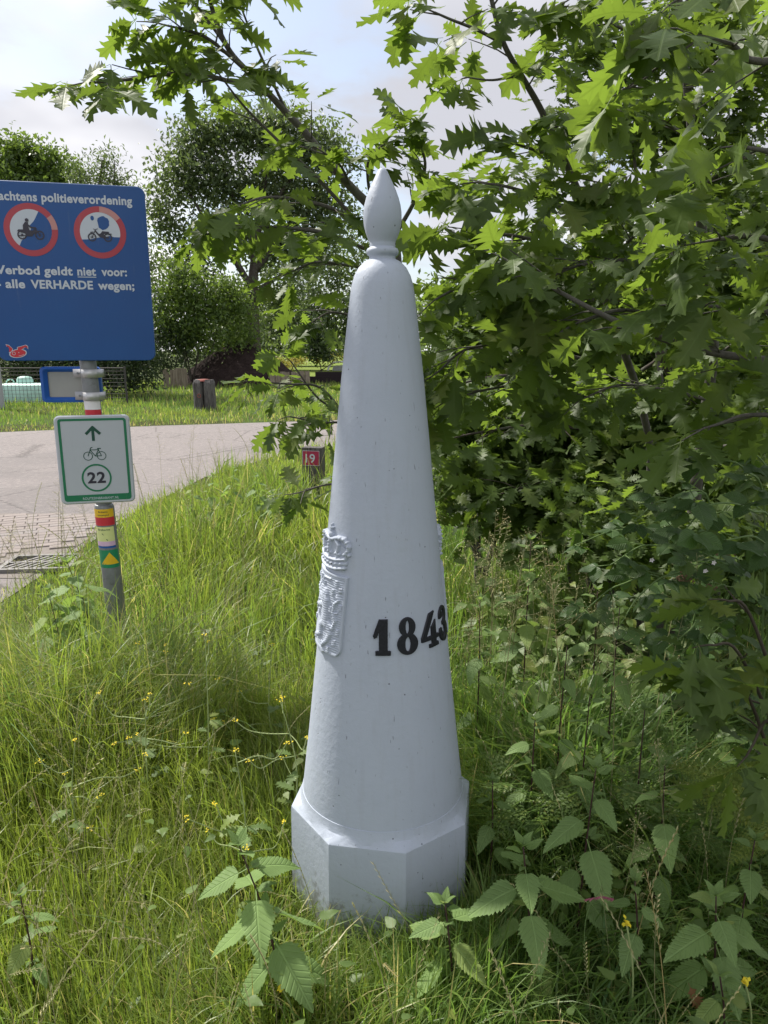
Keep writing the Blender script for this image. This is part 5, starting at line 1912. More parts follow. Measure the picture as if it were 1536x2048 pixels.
def bramble(label, canes, size, every, buds=(), blossoms=()):
    base = canes[0][0]
    root = thing('bramble', label, 'bramble', (base[0], base[1], 0), 0, 'brambles under the oaks')
    org = root.location.copy()
    items = []
    for pts in canes:
        P = catmull(pts, 8)
        n = len(P)
        obj('cane', Geo().tube([p - org for p in P], [0.0045 - 0.0025 * k / (n - 1) for k in range(n)], 6).mesh('cane', True), M['green_stem'], root)
        acc, nxt, sd = 0.0, every * 0.5, 1
        for a, b in zip(P[:-1], P[1:]):
            acc += (b - a).length
            if acc >= nxt or b is P[-1]:
                nxt = acc + every * random.uniform(0.7, 1.3)
                sd = -sd
                d = (b - a).normalized()
                side = d.cross(Vector((0, 0, 1)))
                side = side.normalized() if side.length > 0.1 else Vector((1, 0, 0))
                pd = (side * sd * random.uniform(0.5, 1.1) + d * 0.5 + Vector((0, -0.35, random.uniform(-0.1, 0.5)))).normalized()
                tipp = b + pd * size * random.uniform(0.5, 0.9)
                obj('leaf_stalk', Geo().tube([b - org, tipp - org], [0.0018, 0.0012], 4).mesh('leaf_stalk', True), M['green_stem'], root)
                up = Vector((0, -0.35, 1)) + rv(0.3)
                sv = pd.cross(up).normalized()
                for ang, sc in ((0, 1.0), (1.15, 0.86), (-1.15, 0.86)):
                    ld = pd * math.cos(ang) + sv * math.sin(ang) + Vector((0, 0, -0.30)) + rv(0.10)
                    ld.normalize()
                    s = size * sc * random.uniform(0.85, 1.15)
                    items.append((frame(tipp + ld * 0.07 * s, ld, up + rv(0.15), s), random.randrange(3)))
    for b in buds:
        g = Geo()
        bp = Vector(b) - org
        for k in range(16):
            d = rv(1.0).normalized() * random.uniform(0.008, 0.034)
            d.z = abs(d.z) * 0.8
            g.tube([bp, bp + d], [0.0008, 0.0008], 3, False)
            g.lathe([(0.0, 0.0), (0.004, 0.002), (0.0045, 0.005), (0.0, 0.008)], 5)
            for q in range(len(g.v) - 20, len(g.v)):
                v = g.v[q]
                g.v[q] = (v[0] + bp.x + d.x, v[1] + bp.y + d.y, v[2] + bp.z + d.z)
        obj('bud_cluster', g.mesh('bud_cluster'), M['brown_bud'], root)
    for b in blossoms:
        g = Geo()
        bp = Vector(b) - org
        for k in range(5):
            a = 2 * math.pi * k / 5
            c = Vector((math.cos(a), -0.4, math.sin(a)))
            s = Vector((-math.sin(a), 0, math.cos(a)))
            g.add([bp, bp + c * 0.005 - s * 0.003, bp + c * 0.009, bp + c * 0.005 + s * 0.003], [(0, 1, 2, 3)])
        obj('blossom', g.mesh('blossom'), M['white_flower'], root)
    place_leaves(root, items, BRAMBLE_T, BRAMBLE_ME, M['bramble_leaf'], 300)


bramble('lit bramble with bright green three part leaves at the right edge', [[(1.35, 2.35, 0)] + [(1.244, 2.300, 1.042), (1.108, 2.200, 1.240), (0.991, 2.150, 1.271), (0.902, 2.100, 1.197)], [(1.35, 2.35, 0)] + [(1.250, 2.250, 0.972), (1.111, 2.150, 1.126), (0.943, 2.050, 1.163), (0.856, 2.000, 1.101)],
        [(1.35, 2.35, 0)] + [(1.262, 2.200, 0.854), (1.126, 2.100, 1.045), (0.972, 2.000, 1.071)], [(1.35, 2.35, 0)] + [(1.283, 2.300, 1.126), (1.221, 2.300, 1.240), (1.157, 2.280, 1.291)]], 0.085, 0.13)
bramble('dark bramble thicket with dried brown bud clusters in the shade under the oaks', [[(1.15, 2.75, 0)] + [(1.191, 2.700, 0.745), (0.988, 2.600, 0.893), (0.812, 2.500, 0.846)], [(1.15, 2.75, 0)] + [(1.058, 2.600, 0.718), (0.853, 2.500, 0.771), (0.718, 2.450, 0.694)],
        [(1.15, 2.75, 0)] + [(1.144, 2.500, 0.752), (0.989, 2.400, 0.840), (0.873, 2.350, 0.785), (0.795, 2.300, 0.696)], [(1.15, 2.75, 0)] + [(1.253, 2.600, 0.835), (1.126, 2.500, 0.939), (0.994, 2.450, 1.006)],
        [(1.15, 2.75, 0)] + [(1.189, 2.400, 0.749), (1.054, 2.300, 0.802), (0.972, 2.250, 0.750)], [(1.15, 2.75, 0)] + [(1.267, 2.500, 0.790), (1.157, 2.400, 0.894), (1.028, 2.300, 0.906)], [(1.15, 2.75, 0)] + [(1.245, 2.700, 0.985), (1.029, 2.600, 1.064), (0.889, 2.500, 1.012)],
        [(1.15, 2.75, 0)] + [(1.269, 2.900, 0.790), (0.993, 2.900, 0.876), (0.764, 2.800, 0.839)], [(1.15, 2.75, 0)] + [(1.093, 2.300, 0.749), (0.987, 2.200, 0.718), (0.892, 2.150, 0.671)]], 0.075, 0.085,
        [(1.078, 2.300, 0.983), (0.970, 2.250, 0.867), (1.039, 2.200, 0.845), (1.099, 2.250, 0.955)], [(0.883, 2.300, 0.924), (1.041, 2.200, 0.945), (1.017, 2.200, 0.917)])

# ------------------------------------------------------------------ yellow flowered hedge mustard


def mustard(label, top, spread, seed):
    rnd = random.Random(seed)
    tx, ty, tz = top
    root = thing('hedge_mustard', label, 'wildflower', (tx + rnd.uniform(-.03, .03), ty, 0), 0, 'hedge mustards with wiry stems left of the post')
    P = catmull([Vector((0, 0, -0.02)), Vector((rnd.uniform(-.02, .02), 0.01, tz * 0.5)), Vector((tx - root.location.x, 0, tz))], 6)
    n = len(P)
    obj('stem', Geo().tube(P, [0.0032 - 0.002 * k / (n - 1) for k in range(n)], 5).mesh('stem', True), M['mustard_stem'], root)
    tips = [P[-1]]
    for k in range(6):
        i = rnd.randrange(int(n * 0.3), n - 1)
        a = rnd.uniform(0, 6.28)
        L = spread * rnd.uniform(0.5, 1.15)
        d = Vector((math.cos(a), math.sin(a) * 0.6, 0))
        p0 = P[i]
        q = [p0, p0 + d * L * 0.4 + Vector((0, 0, rnd.uniform(-.02, .02))), p0 + d * L * 0.75 + Vector((0, 0, rnd.uniform(-.02, .02))), p0 + d * L + Vector((0, 0, rnd.uniform(0.0, .06)))]
        Q = catmull(q, 5)
        g = Geo().tube(Q, [0.0017] * (len(Q) - 1) + [0.0011], 4)
        for w in range(2, len(Q) - 1):   # thin pods pressed along the stem
            o_ = (Q[w + 1] - Q[w]).normalized()
            g.tube([Q[w], Q[w] + o_ * 0.016 + Vector((0, 0, 0.003))], [0.0011, 0.0005], 3, False)
        obj('side_branch', g.mesh('side_branch', True), M['mustard_stem'], root)
        tips.append(Q[-1])
    for t in tips:
        g = Geo()
        for k in range(7):
            c = t + Vector((rnd.gauss(0, .005), rnd.gauss(0, .005), rnd.uniform(-.004, .006)))
            for h in range(2):
                a = rnd.uniform(0, 3.14)
                u, v = Vector((math.cos(a), math.sin(a), 0.3)) * 0.0034, Vector((-math.sin(a), math.cos(a), 0.2)) * 0.0017
                g.add([c - u, c + v, c + u, c - v], [(0, 1, 2, 3)])
        obj('flower_cluster', g.mesh('flower_cluster'), M['yellow_flower'], root)
    items = []
    for k in range(7):
        i = rnd.randrange(2, int(n * 0.65))
        a = rnd.uniform(0, 6.28)
        d = Vector((math.cos(a), math.sin(a), rnd.uniform(-.3, .3)))
        items.append((frame(root.location + P[i] + d * 0.012, d, Vector((0, 0, 1)), rnd.uniform(0.045, 0.075)), rnd.randrange(6)))
    for mt, k in items:
        o = bpy.data.objects.new('leaf', HERB_ME[k])
        o.matrix_local = Matrix.Translation(-root.location) @ mt
        col.objects.link(o)
        o.parent = root


HERB_ME = leaf_meshes('leaf', OAK_T, M['herb_leaf'])
mustard('tallest hedge mustard with an upright stem half way between signpost and post', (-0.618, 2.350, 0.640), 0.24, 1)
mustard('hedge mustard close to the left side of the post, below the shield', (-0.335, 2.150, 0.498), 0.20, 2)
mustard('hedge mustard in the pale grass left of the tallest one', (-0.807, 2.250, 0.447), 0.22, 3)
mustard('hedge mustard at the left among drooping grass heads', (-0.963, 2.050, 0.414), 0.20, 4)
mustard('low hedge mustard behind the large nettle at the post foot', (-0.420, 1.850, 0.498), 0.18, 5)
mustard('hedge mustard beyond the others, in front of the signpost foot', (-0.936, 2.900, 0.369), 0.22, 6)
mustard('hedge mustard in the grass left of the shield on the post', (-0.427, 2.600, 0.497), 0.22, 7)


# ------------------------------------------------------------------ ferny leaves


def frond_mesh(name, n, seed, wid=0.34, teeth=7):
    """a twice divided leaf: unit length along y"""
    rnd = random.Random(seed)
    g = Geo()
    cur = lambda u: -0.22 * u * u
    g.tube([(0, u, cur(u)) for u in np.linspace(-0.35, 1, 9)], [0.012 - 0.009 * k / 8 for k in range(9)], 4)
    for k in range(n):
        u = 0.06 + 0.92 * k / n
        L = wid * (1 - u) ** 0.75 * (0.75 + 0.5 * min(1, u * 5)) + 0.02
        for s in (-1, 1):
            a = 0.45 + 0.25 * u
            dx, dy = s * math.cos(a), math.sin(a)
            for q in range(teeth):
                t = (q + 0.4) / teeth
                l2 = L * 0.34 * (1 - t * 0.75)
                px, py = dx * L * t, u + dy * L * t
                for s2 in (-1, 1):
                    b = math.atan2(dy, dx) + s2 * 0.85
                    ex, ey = math.cos(b) * l2, math.sin(b) * l2
                    w = l2 * 0.30
                    nx, ny = -math.sin(b) * w, math.cos(b) * w
                    z = cur(u) - 0.10 * t * L + rnd.uniform(-.008, .008)
                    g.add([(px, py, z), (px + ex * 0.5 + nx, py + ey * 0.5 + ny, z + 0.008), (px + ex, py + ey, z - 0.012), (px + ex * 0.5 - nx, py + ey * 0.5 - ny, z + 0.008)], [(0, 3, 2, 1)])
            g.tube([(0, u, cur(u)), (dx * L, u + dy * L, cur(u) - 0.10 * L)], [0.005, 0.002], 3, False)
    return g.mesh(name)


PARS_ME = [frond_mesh('frond', 7, s, 0.42, 5) for s in range(2)]
for me in PARS_ME:
    me.materials.append(M['herb_leaf'])
FERN_ME = [frond_mesh('frond', 16, s + 5, 0.26, 6) for s in range(2)]
for me in FERN_ME:
    me.materials.append(M['fern_leaf'])


def ferny(name, label, cat, base, meshes, n, size, rise, face=None, spread=6.28, group=None):
    root = thing(name, label, cat, (base[0], base[1], 0), 0, group)
    for k in range(n):
        a = (face if face is not None else 0) + (k / n - 0.5) * spread + random.gauss(0, 0.2)
        d = Vector((math.cos(a), math.sin(a), random.uniform(-0.1, 0.35)))
        h = rise * random.uniform(0.6, 1.1)
        s = size * random.uniform(0.75, 1.15)
        p = Vector((math.cos(a) * s * 0.35, math.sin(a) * s * 0.35, h))
        o = bpy.data.objects.new('frond', random.choice(meshes))
        o.matrix_local = frame(p, d, Vector((0, 0, 1)) + rv(0.25), s)
        col.objects.link(o)
        o.parent = root
        obj('leaf_stalk', Geo().tube(catmull([(0, 0, -0.02), p * 0.45 + Vector((0, 0, h * 0.25)), p - d.normalized() * s * 0.33], 4), 0.0020, 4).mesh('leaf_stalk', True), M['green_stem'], root)


ferny('cow_parsley', 'ferny cow parsley leaves in the grass right of the post below the number', 'cow parsley', (0.44, 2.0), PARS_ME, 7, 0.15, 0.33, group='cow parsley right of the post')
ferny('cow_parsley', 'cow parsley tuft further right, behind the tall dark stemmed nettle', 'cow parsley', (0.64, 1.92), PARS_ME, 8, 0.16, 0.35, group='cow parsley right of the post')
ferny('cow_parsley', 'cow parsley leaves between the small nettle and the oak seedling', 'cow parsley', (0.84, 1.86), PARS_ME, 6, 0.14, 0.28, group='cow parsley right of the post')
ferny('fern', 'yellow green fern fronds leaning in at the lower right edge', 'fern', (1.08, 1.66), FERN_ME, 5, 0.24, 0.56, R(195), 2.4)

# ------------------------------------------------------------------ small singles in the grass
for lb, tp in (('tall yellow flower on a pale stem in the grass right of the post base', (0.558, 1.420, 0.312)), ('small yellow flower low in the grass at the bottom right, beside the nettle', (0.811, 1.360, 0.216)),
               ('small yellow flower in the grass under the large nettle', (-0.239, 1.400, 0.162)), ('tiny yellow flower at the very bottom right of the grass', (0.722, 1.340, 0.138))):
    t = thing('yellow_flower', lb, 'wildflower', (tp[0] + 0.03, tp[1], 0))
    P = catmull([(0, 0, -0.02), (-0.005, 0, tp[2] * 0.55), (-0.03, 0, tp[2])], 5)
    obj('stem', Geo().tube(P, 0.0022, 5).mesh('stem', True), M['mustard_stem'], t)
    g = Geo()
    for k in range(12):
        c = P[-1] + Vector((random.gauss(0, .005), random.gauss(0, .005), random.uniform(-.004, .006)))
        a = random.uniform(0, 3.14)
        u, v = Vector((math.cos(a), math.sin(a), 0.3)) * 0.006, Vector((-math.sin(a), math.cos(a), 0.2)) * 0.004
        g.add([c - u, c + v, c + u, c - v], [(0, 1, 2, 3)])
    obj('petals', g.mesh('petals'), M['yellow_flower'], t)
tp = (0.538, 1.500, 0.314)
t = thing('purple_seed_head', 'arching purple grass seed head behind the broad leaved nettle at right', 'grass head', (tp[0] - 0.02, tp[1], 0))
P = catmull([(0, 0, -0.02), (-0.03, 0, tp[2] * 0.7), (-0.005, 0, tp[2] + 0.01), (0.035, 0, tp[2])], 6)
obj('stem', Geo().tube(P, 0.0012, 4).mesh('stem', True), M['green_stem'], t)
g = Geo()
for k in range(24):
    b = Vector((-0.03 + 0.065 * k / 23, 0, tp[2] + 0.004 - 0.016 * abs(k / 23 - 0.55)))
    g.tube([b, b + Vector((-0.006, random.uniform(-.004, .004), -0.007))], [0.0018, 0.0006], 4)
obj('seed_head', g.mesh('seed_head'), M['purple_head'], t)
o = bpy.data.objects.new('dead_leaf', leaf_meshes('dead_leaf', [OAK_T[3]], M['dry_leaf'])[0])
link(o)
o.matrix_local = frame((0.720, 1.420, 0.137), Vector((0.3, -0.4, -0.6)), Vector((0, -1, 0.4)), 0.05)
tag(o, 'dry brown leaf caught in the grass below the lower right nettle', 'dead leaf')

# ------------------------------------------------------------------ grass


def vnoise(x, y, s, seed=0):
    return 0.5 + 0.25 * (np.sin(x * s + seed) * np.cos(y * s * 1.13 + seed * 1.7) + np.sin((x + y) * s * 0.63 + seed * 2.1) * np.cos((x - y) * s * 0.87 + seed * 0.4)) + 0.12 * np.sin(x * s * 2.3 + y * s * 1.7 + seed)


def grass_height(x, y):
    h = 0.15 + 0.13 * vnoise(x, y, 2.2, 1.0)
    h = h * (1 - 0.38 / (1 + np.exp((x + 0.1) * 6)) / (1 + np.exp((y - 2.35) * 5)))
    # shorter where the turf is thin in front of and left of the post, taller towards the road and the hedge
    h = h * np.where(y < 2.1, 0.85, 1.0)
    h += 0.20 * np.exp(-(((x + 1.25) / 0.55) ** 2 + ((y - 2.75) / 0.55) ** 2))
    h += 0.16 * np.exp(-(((x - 0.62) / 0.35) ** 2 + ((y - 2.25) / 0.55) ** 2))
    h += 0.10 * np.clip((y - 3.0) / 3.0, 0, 1)
    h *= np.where((y > 3.2) & (y < 9), np.clip(0.30 + (x - near_edge_x(y)) / 1.1, 0.25, 1.0), 1.0)
    h *= np.where((x > 0.3) & (y < 1.95), 0.72, 1.0)
    h *= np.where((y > 8.0) & (y < 16) & (x < 1.0), 0.62, 1.0)
    d = np.hypot(x - PX0, y - PY0)
    h *= np.clip(0.42 + (d - 0.27) / 0.55, 0.42, 1.0)
    return h


def blades(n, xr, yr, seg, wmin, wmax, hscale, seed, tint_fn, keep_fn, arch=0.5):
    rng = np.random.default_rng(seed)
    x = rng.uniform(*xr, n)
    y = rng.uniform(*yr, n)
    clump = vnoise(x, y, 7.0, seed) * 0.6 + vnoise(x, y, 19.0, seed + 2) * 0.4
    k = keep_fn(x, y) & (rng.uniform(0, 1, n) < 0.10 + 1.35 * clump) & (np.hypot(x - PX0, y - PY0) > 0.285)
    x, y = x[k], y[k]
    n = len(x)
    h = grass_height(x, y) * hscale * np.minimum(rng.lognormal(-0.05, 0.34, n), 1.8)
    w = rng.uniform(wmin, wmax, n) * (0.7 + h)
    # lean follows a slow field plus noise, so tufts fall together
    fa = vnoise(x, y, 3.0, seed + 5) * 9.0 + rng.normal(0, 1.1, n)
    bend = np.clip(rng.normal(arch, 0.28, n) + 0.5 * (vnoise(x, y, 2.1, seed + 8) - 0.5), 0.03, 1.3)
    s = np.linspace(0, 1, seg + 1)
    lx, ly = np.cos(fa), np.sin(fa)
    fr = fa + math.pi / 2 + rng.normal(0, 0.7, n)
    ux, uy = np.cos(fr), np.sin(fr)
    V = np.zeros((n, 2 * seg + 1, 3))
    UV = np.zeros((n, 2 * seg + 1, 2))
    tint = tint_fn(x, y, rng, n)
    for i, si in enumerate(s):
        px = x + lx * h * bend * si ** 2 * 0.85
        py = y + ly * h * bend * si ** 2 * 0.85
        pz = h * (si - 0.42 * np.clip(bend, 0, 1.2) * si ** 2.4) - 0.01
        ww = w * 0.5 * (1 - si ** 1.8) if i < seg else 0
        if i < seg:
            V[:, 2 * i] = np.stack([px - ux * ww, py - uy * ww, pz], 1)
            V[:, 2 * i + 1] = np.stack([px + ux * ww, py + uy * ww, pz + 0.15 * ww], 1)
            UV[:, 2 * i, 0] = UV[:, 2 * i + 1, 0] = si
        else:
            V[:, 2 * i] = np.stack([px, py, pz], 1)
            UV[:, 2 * i, 0] = 1
    UV[:, :, 1] = tint[:, None]
    T = []
    for i in range(seg - 1):
        a = 2 * i
        T += [(a, a + 1, a + 3), (a, a + 3, a + 2)]
    a = 2 * (seg - 1)
    T.append((a, a + 1, a + 2))
    T = np.array(T)
    TT = (T[None] + (np.arange(n) * (2 * seg + 1))[:, None, None]).reshape(-1, 3)
    return V.reshape(-1, 3), TT, UV.reshape(-1, 2)


def join(parts):
    Vs, Ts, Us, b = [], [], [], 0
    for V, T, U in parts:
        Vs.append(V)
        Ts.append(T + b)
        Us.append(U)
        b += len(V)
    return np.concatenate(Vs), np.concatenate(Ts), np.concatenate(Us)


def cone(x, y, pad=0.45):
    return np.abs(x) < 0.53 * np.hypot(y, 1.0) * 1.10 + pad


def tint_near(x, y, rng, n):
    t = 0.16 + 0.30 * vnoise(x, y, 1.6, 3.0) + 0.30 * (1 / (1 + np.exp(-(x - 0.25) * 5))) + rng.normal(0, 0.11, n)
    t = np.clip(t, 0.14, 1.0)
    dry = rng.uniform(0, 1, n) < 0.03 + 0.10 * vnoise(x, y, 2.7, 9.0) ** 2
    return np.where(dry, rng.uniform(0, 0.12, n), t)


road_free = lambda x, y: cone(x, y) & ~on_road(x + 0.38 * np.clip(vnoise(x, y, 3.4, 2.0), 0, 1.2) * RNG.uniform(0.0, 1.0, np.shape(x)) ** 2, y, 0.0)
near = join([
    blades(78000, (-1.9, 0.4), (1.0, 3.0), 4, 0.0028, 0.0062, 1.0, 21, tint_near, road_free, 0.45),
    blades(26000, (0.1, 2.0), (1.0, 3.0), 4, 0.0035, 0.0095, 1.15, 22, tint_near, road_free, 0.75),
    blades(16000, (-1.9, 2.0), (1.0, 2.2), 4, 0.0030, 0.0085, 1.2, 23, tint_near, road_free, 0.85),
    blades(5000, (-1.75, -0.55), (2.2, 3.2), 5, 0.0018, 0.0034, 1.45, 27, lambda x, y, rng, n: np.where(rng.uniform(0, 1, n) < 0.35, rng.uniform(0.095, 0.128, n), rng.uniform(0.4, 0.9, n)), lambda x, y: road_free(x, y) & (((x + 1.2) / 0.5) ** 2 + ((y - 2.7) / 0.42) ** 2 < 1), 1.1),
    blades(30000, (-3.0, 2.6), (2.8, 5.4), 3, 0.0040, 0.0085, 1.05, 24, tint_near, road_free, 0.6),
])
o = obj('grass', tri_mesh('grass', near[0], near[1], near[2]), M['grass'])
o['kind'] = 'stuff'
tag(o, 'long mixed meadow grass of the verge round the boundary post', 'grass')
mid = join([
    blades(34000, (-2.7, 4.2), (5.2, 9.5), 3, 0.007, 0.013, 1.15, 25, tint_near, road_free, 0.5),
    blades(20000, (-2.6, 7.0), (9.0, 15.5), 2, 0.012, 0.022, 1.15, 26, tint_near, road_free, 0.4),
])
o = obj('grass', tri_mesh('grass', mid[0], mid[1], mid[2]), M['grass'])
o['kind'] = 'stuff'
tag(o, 'tall verge grass running back beside the road', 'grass')


def far_free(x, y):
    return (y > far_edge_y(x) + 0.05) & (np.abs(x) < 0.60 * y + 1) & (np.hypot(x + 4.87, y - 19.9) > 0.25)


def tint_far(x, y, rng, n):
    t = 0.25 + 0.40 * vnoise(x, y, 0.9, 6.0) + rng.normal(0, 0.12, n)
    edge = np.exp(-((y - far_edge_y(x)) / 0.9) ** 2)
    dry = rng.uniform(0, 1, n) < 0.10 + 0.35 * edge
    return np.where(dry, rng.uniform(0, 0.13, n), np.clip(t, 0.14, 1))


far = join([
    blades(42000, (-13.5, 6.0), (12.0, 22.0), 2, 0.012, 0.024, 0.42, 31, tint_far, far_free, 0.4),
    blades(26000, (-18.0, 8.0), (21.0, 38.0), 2, 0.022, 0.042, 0.55, 32, tint_far, far_free, 0.3),
])
o = obj('grass', tri_mesh('grass', far[0], far[1], far[2]), M['grass'])
o['kind'] = 'stuff'
tag(o, 'rough grass verge across the road round the wooden post', 'grass')

# grass stalks with seed heads (rye grass) and open panicles


def rye_template(seed):
    rnd = random.Random(seed)
    g = Geo()
    bend = rnd.uniform(0.15, 0.7)
    pts = [Vector((bend * (s ** 2) * 0.6, 0, s - 0.3 * bend * s ** 2.5)) for s in np.linspace(0, 1, 9)]
    g.tube(pts, [0.0030 - 0.0017 * k / 8 for k in range(9)], 3, False)
    for k in range(16):
        t = 0.66 + 0.34 * k / 16
        f = t * 8
        i = min(7, int(f))
        p = pts[i].lerp(pts[i + 1], f - i)
        d = (pts[i + 1] - pts[i]).normalized()
        sd = Vector((0, 1, 0)) if k % 2 else Vector((0, -1, 0))
        e = (d + sd * 0.40).normalized() * 0.030
        nn = d.cross(sd).normalized() * 0.0035
        g.add([p, p + e * 0.5 + nn, p + e, p + e * 0.5 - nn], [(0, 1, 2, 3)])
    return g


def panicle_template(seed):
    rnd = random.Random(seed)
    g = Geo()
    bend = rnd.uniform(0.05, 0.3)
    pts = [Vector((bend * (s ** 2) * 0.5, 0, s)) for s in np.linspace(0, 1, 7)]
    g.tube(pts, [0.0024 - 0.0014 * k / 6 for k in range(7)], 3, False)
    for k in range(18):
        t = 0.70 + 0.30 * k / 18
        f = t * 6
        i = min(5, int(f))
        p = pts[i].lerp(pts[i + 1], f - i)
        a = rnd.uniform(0, 6.28)
        L = 0.11 * (1.15 - (k / 18)) * rnd.uniform(0.5, 1)
        q = p + Vector((math.cos(a) * L, math.sin(a) * L, L * rnd.uniform(0.1, 0.9)))
        g.tube([p, q], [0.0009, 0.0007], 3, False)
        for w in range(4):
            c = p.lerp(q, 0.35 + 0.65 * w / 3) + Vector((rnd.gauss(0, .006), rnd.gauss(0, .006), rnd.gauss(0, .006)))
            e = Vector((rnd.gauss(0, 1), rnd.gauss(0, 1), 0.6)).normalized() * 0.010
            s_ = Vector((-e.y, e.x, 0)) * 0.22
            g.add([c, c + e * 0.5 + s_, c + e, c + e * 0.5 - s_], [(0, 1, 2, 3)])
    return g


def template_of(g):
    T = []
    for f in g.f:
        for k in range(1, len(f) - 1):
            T.append((f[0], f[k], f[k + 1]))
    V = np.array(g.v)
    return V, np.array(T), np.zeros((len(V), 2))


def scatter_stalks(label, temps, n, areas, hmin, hmax, seed, tilt=0.25):
    rnd = random.Random(seed)
    mats, which = [], []
    tries = 0
    while len(mats) < n and tries < n * 20:
        tries += 1
        cx, cy, rx, ry = rnd.choice(areas)
        x, y = rnd.gauss(cx, rx), rnd.gauss(cy, ry)
        if y < 1.05 or math.hypot(x - PX0, y - PY0) < 0.31 or bool(on_road(np.array([x]), np.array([y]), 0.0)[0]):
            continue
        if math.hypot(x - PX0, y - PY0) < 0.60 and y < PY0 and rnd.random() < 0.75:
            continue
        h = rnd.uniform(hmin, hmax)
        m = Matrix.Translation((x, y, -0.01)) @ Matrix.Rotation(rnd.uniform(0, 6.28), 4, 'Z') @ Matrix.Rotation(rnd.gauss(0, tilt), 4, 'X') @ Matrix.Diagonal((h, h, h, 1))
        mats.append(m)
        which.append(rnd.randrange(len(temps)))
    o = bulk('grass_stalks', temps, mats, which, M['stalk'], None, (0, 0, 0), False)
    tag(o, label, 'grass')


RYE = [template_of(rye_template(s)) for s in range(5)]
PAN = [template_of(panicle_template(s + 9)) for s in range(4)]
scatter_stalks('pale ryegrass stalks with seed heads leaning over the verge', RYE, 420, [(-0.9, 2.2, 0.5, 0.5), (-1.3, 2.6, 0.4, 0.4), (-1.3, 2.8, 0.45, 0.4), (-0.5, 1.5, 0.4, 0.25), (0.5, 1.6, 0.4, 0.3), (-1.0, 3.6, 0.5, 0.6), (-0.9, 1.6, 0.3, 0.3)], 0.28, 0.58, 41, 0.42)
scatter_stalks('feathery open grass panicles standing right of the post', PAN, 55, [(0.62, 2.6, 0.22, 0.4), (0.8, 2.5, 0.3, 0.4), (0.5, 3.0, 0.2, 0.5)], 0.55, 1.0, 42, 0.12)
scatter_stalks('tall seeding grass along the road edge beyond the signpost', PAN + RYE, 200, [(-1.6, 4.4, 0.5, 0.6), (-1.8, 6.0, 0.4, 1.0), (-1.2, 8.0, 0.6, 1.2), (-0.4, 6.0, 0.5, 1.0), (-2.0, 3.9, 0.3, 0.4)], 0.45, 0.85, 43, 0.25)

# low clover-like ground leaves that thicken the turf
mats, which = [], []
rnd = random.Random(77)
for k in range(2600):
    x, y = rnd.uniform(-1.6, 1.7), rnd.uniform(1.1, 3.6)
    if math.hypot(x - PX0, y - PY0) < 0.33 or not in_view((x, y, 0.1), 0.2):
        continue
    if rnd.random() > (0.9 if x > 0.35 else 0.22):
        continue
    a = rnd.uniform(0, 6.28)
    d = Vector((math.cos(a), math.sin(a), rnd.uniform(-0.1, 0.5)))
    mats.append(frame((x, y, rnd.uniform(0.03, 0.22)), d, Vector((0, 0, 1)) + rv(0.3), rnd.uniform(0.02, 0.055)))
    which.append(rnd.randrange(3))
o = bulk('ground_leaves', NETTLE_T, mats, which, M['herb_leaf'], None)
tag(o, 'small broad leaves growing low among the verge grass', 'ground cover')
mats, which = [], []
for k in range(1000):
    x, y = rnd.uniform(0.42, 1.75), rnd.uniform(2.25, 3.7)
    hmax = 0.22 + 0.42 * min(1.0, max(0.0, (y - 2.2) / 1.0)) * (0.6 + 0.5 * vnoise(x, y, 4.0, 3.0))
    a = rnd.gauss(-1.57, 1.2)
    d = Vector((math.cos(a), math.sin(a), rnd.uniform(-0.6, 0.2)))
    mats.append(frame((x, y, rnd.uniform(0.05, 1.0) * hmax), d, Vector((0, -0.3, 1)) + rv(0.35), rnd.uniform(0.05, 0.10)))
    which.append(rnd.randrange(3))
o = bulk('undergrowth', NETTLE_T, mats, which, M['herb_leaf'], None)
tag(o, 'leafy green undergrowth between the tall grass and the oak scrub', 'undergrowth')

# ------------------------------------------------------------------ far trees and shrubs


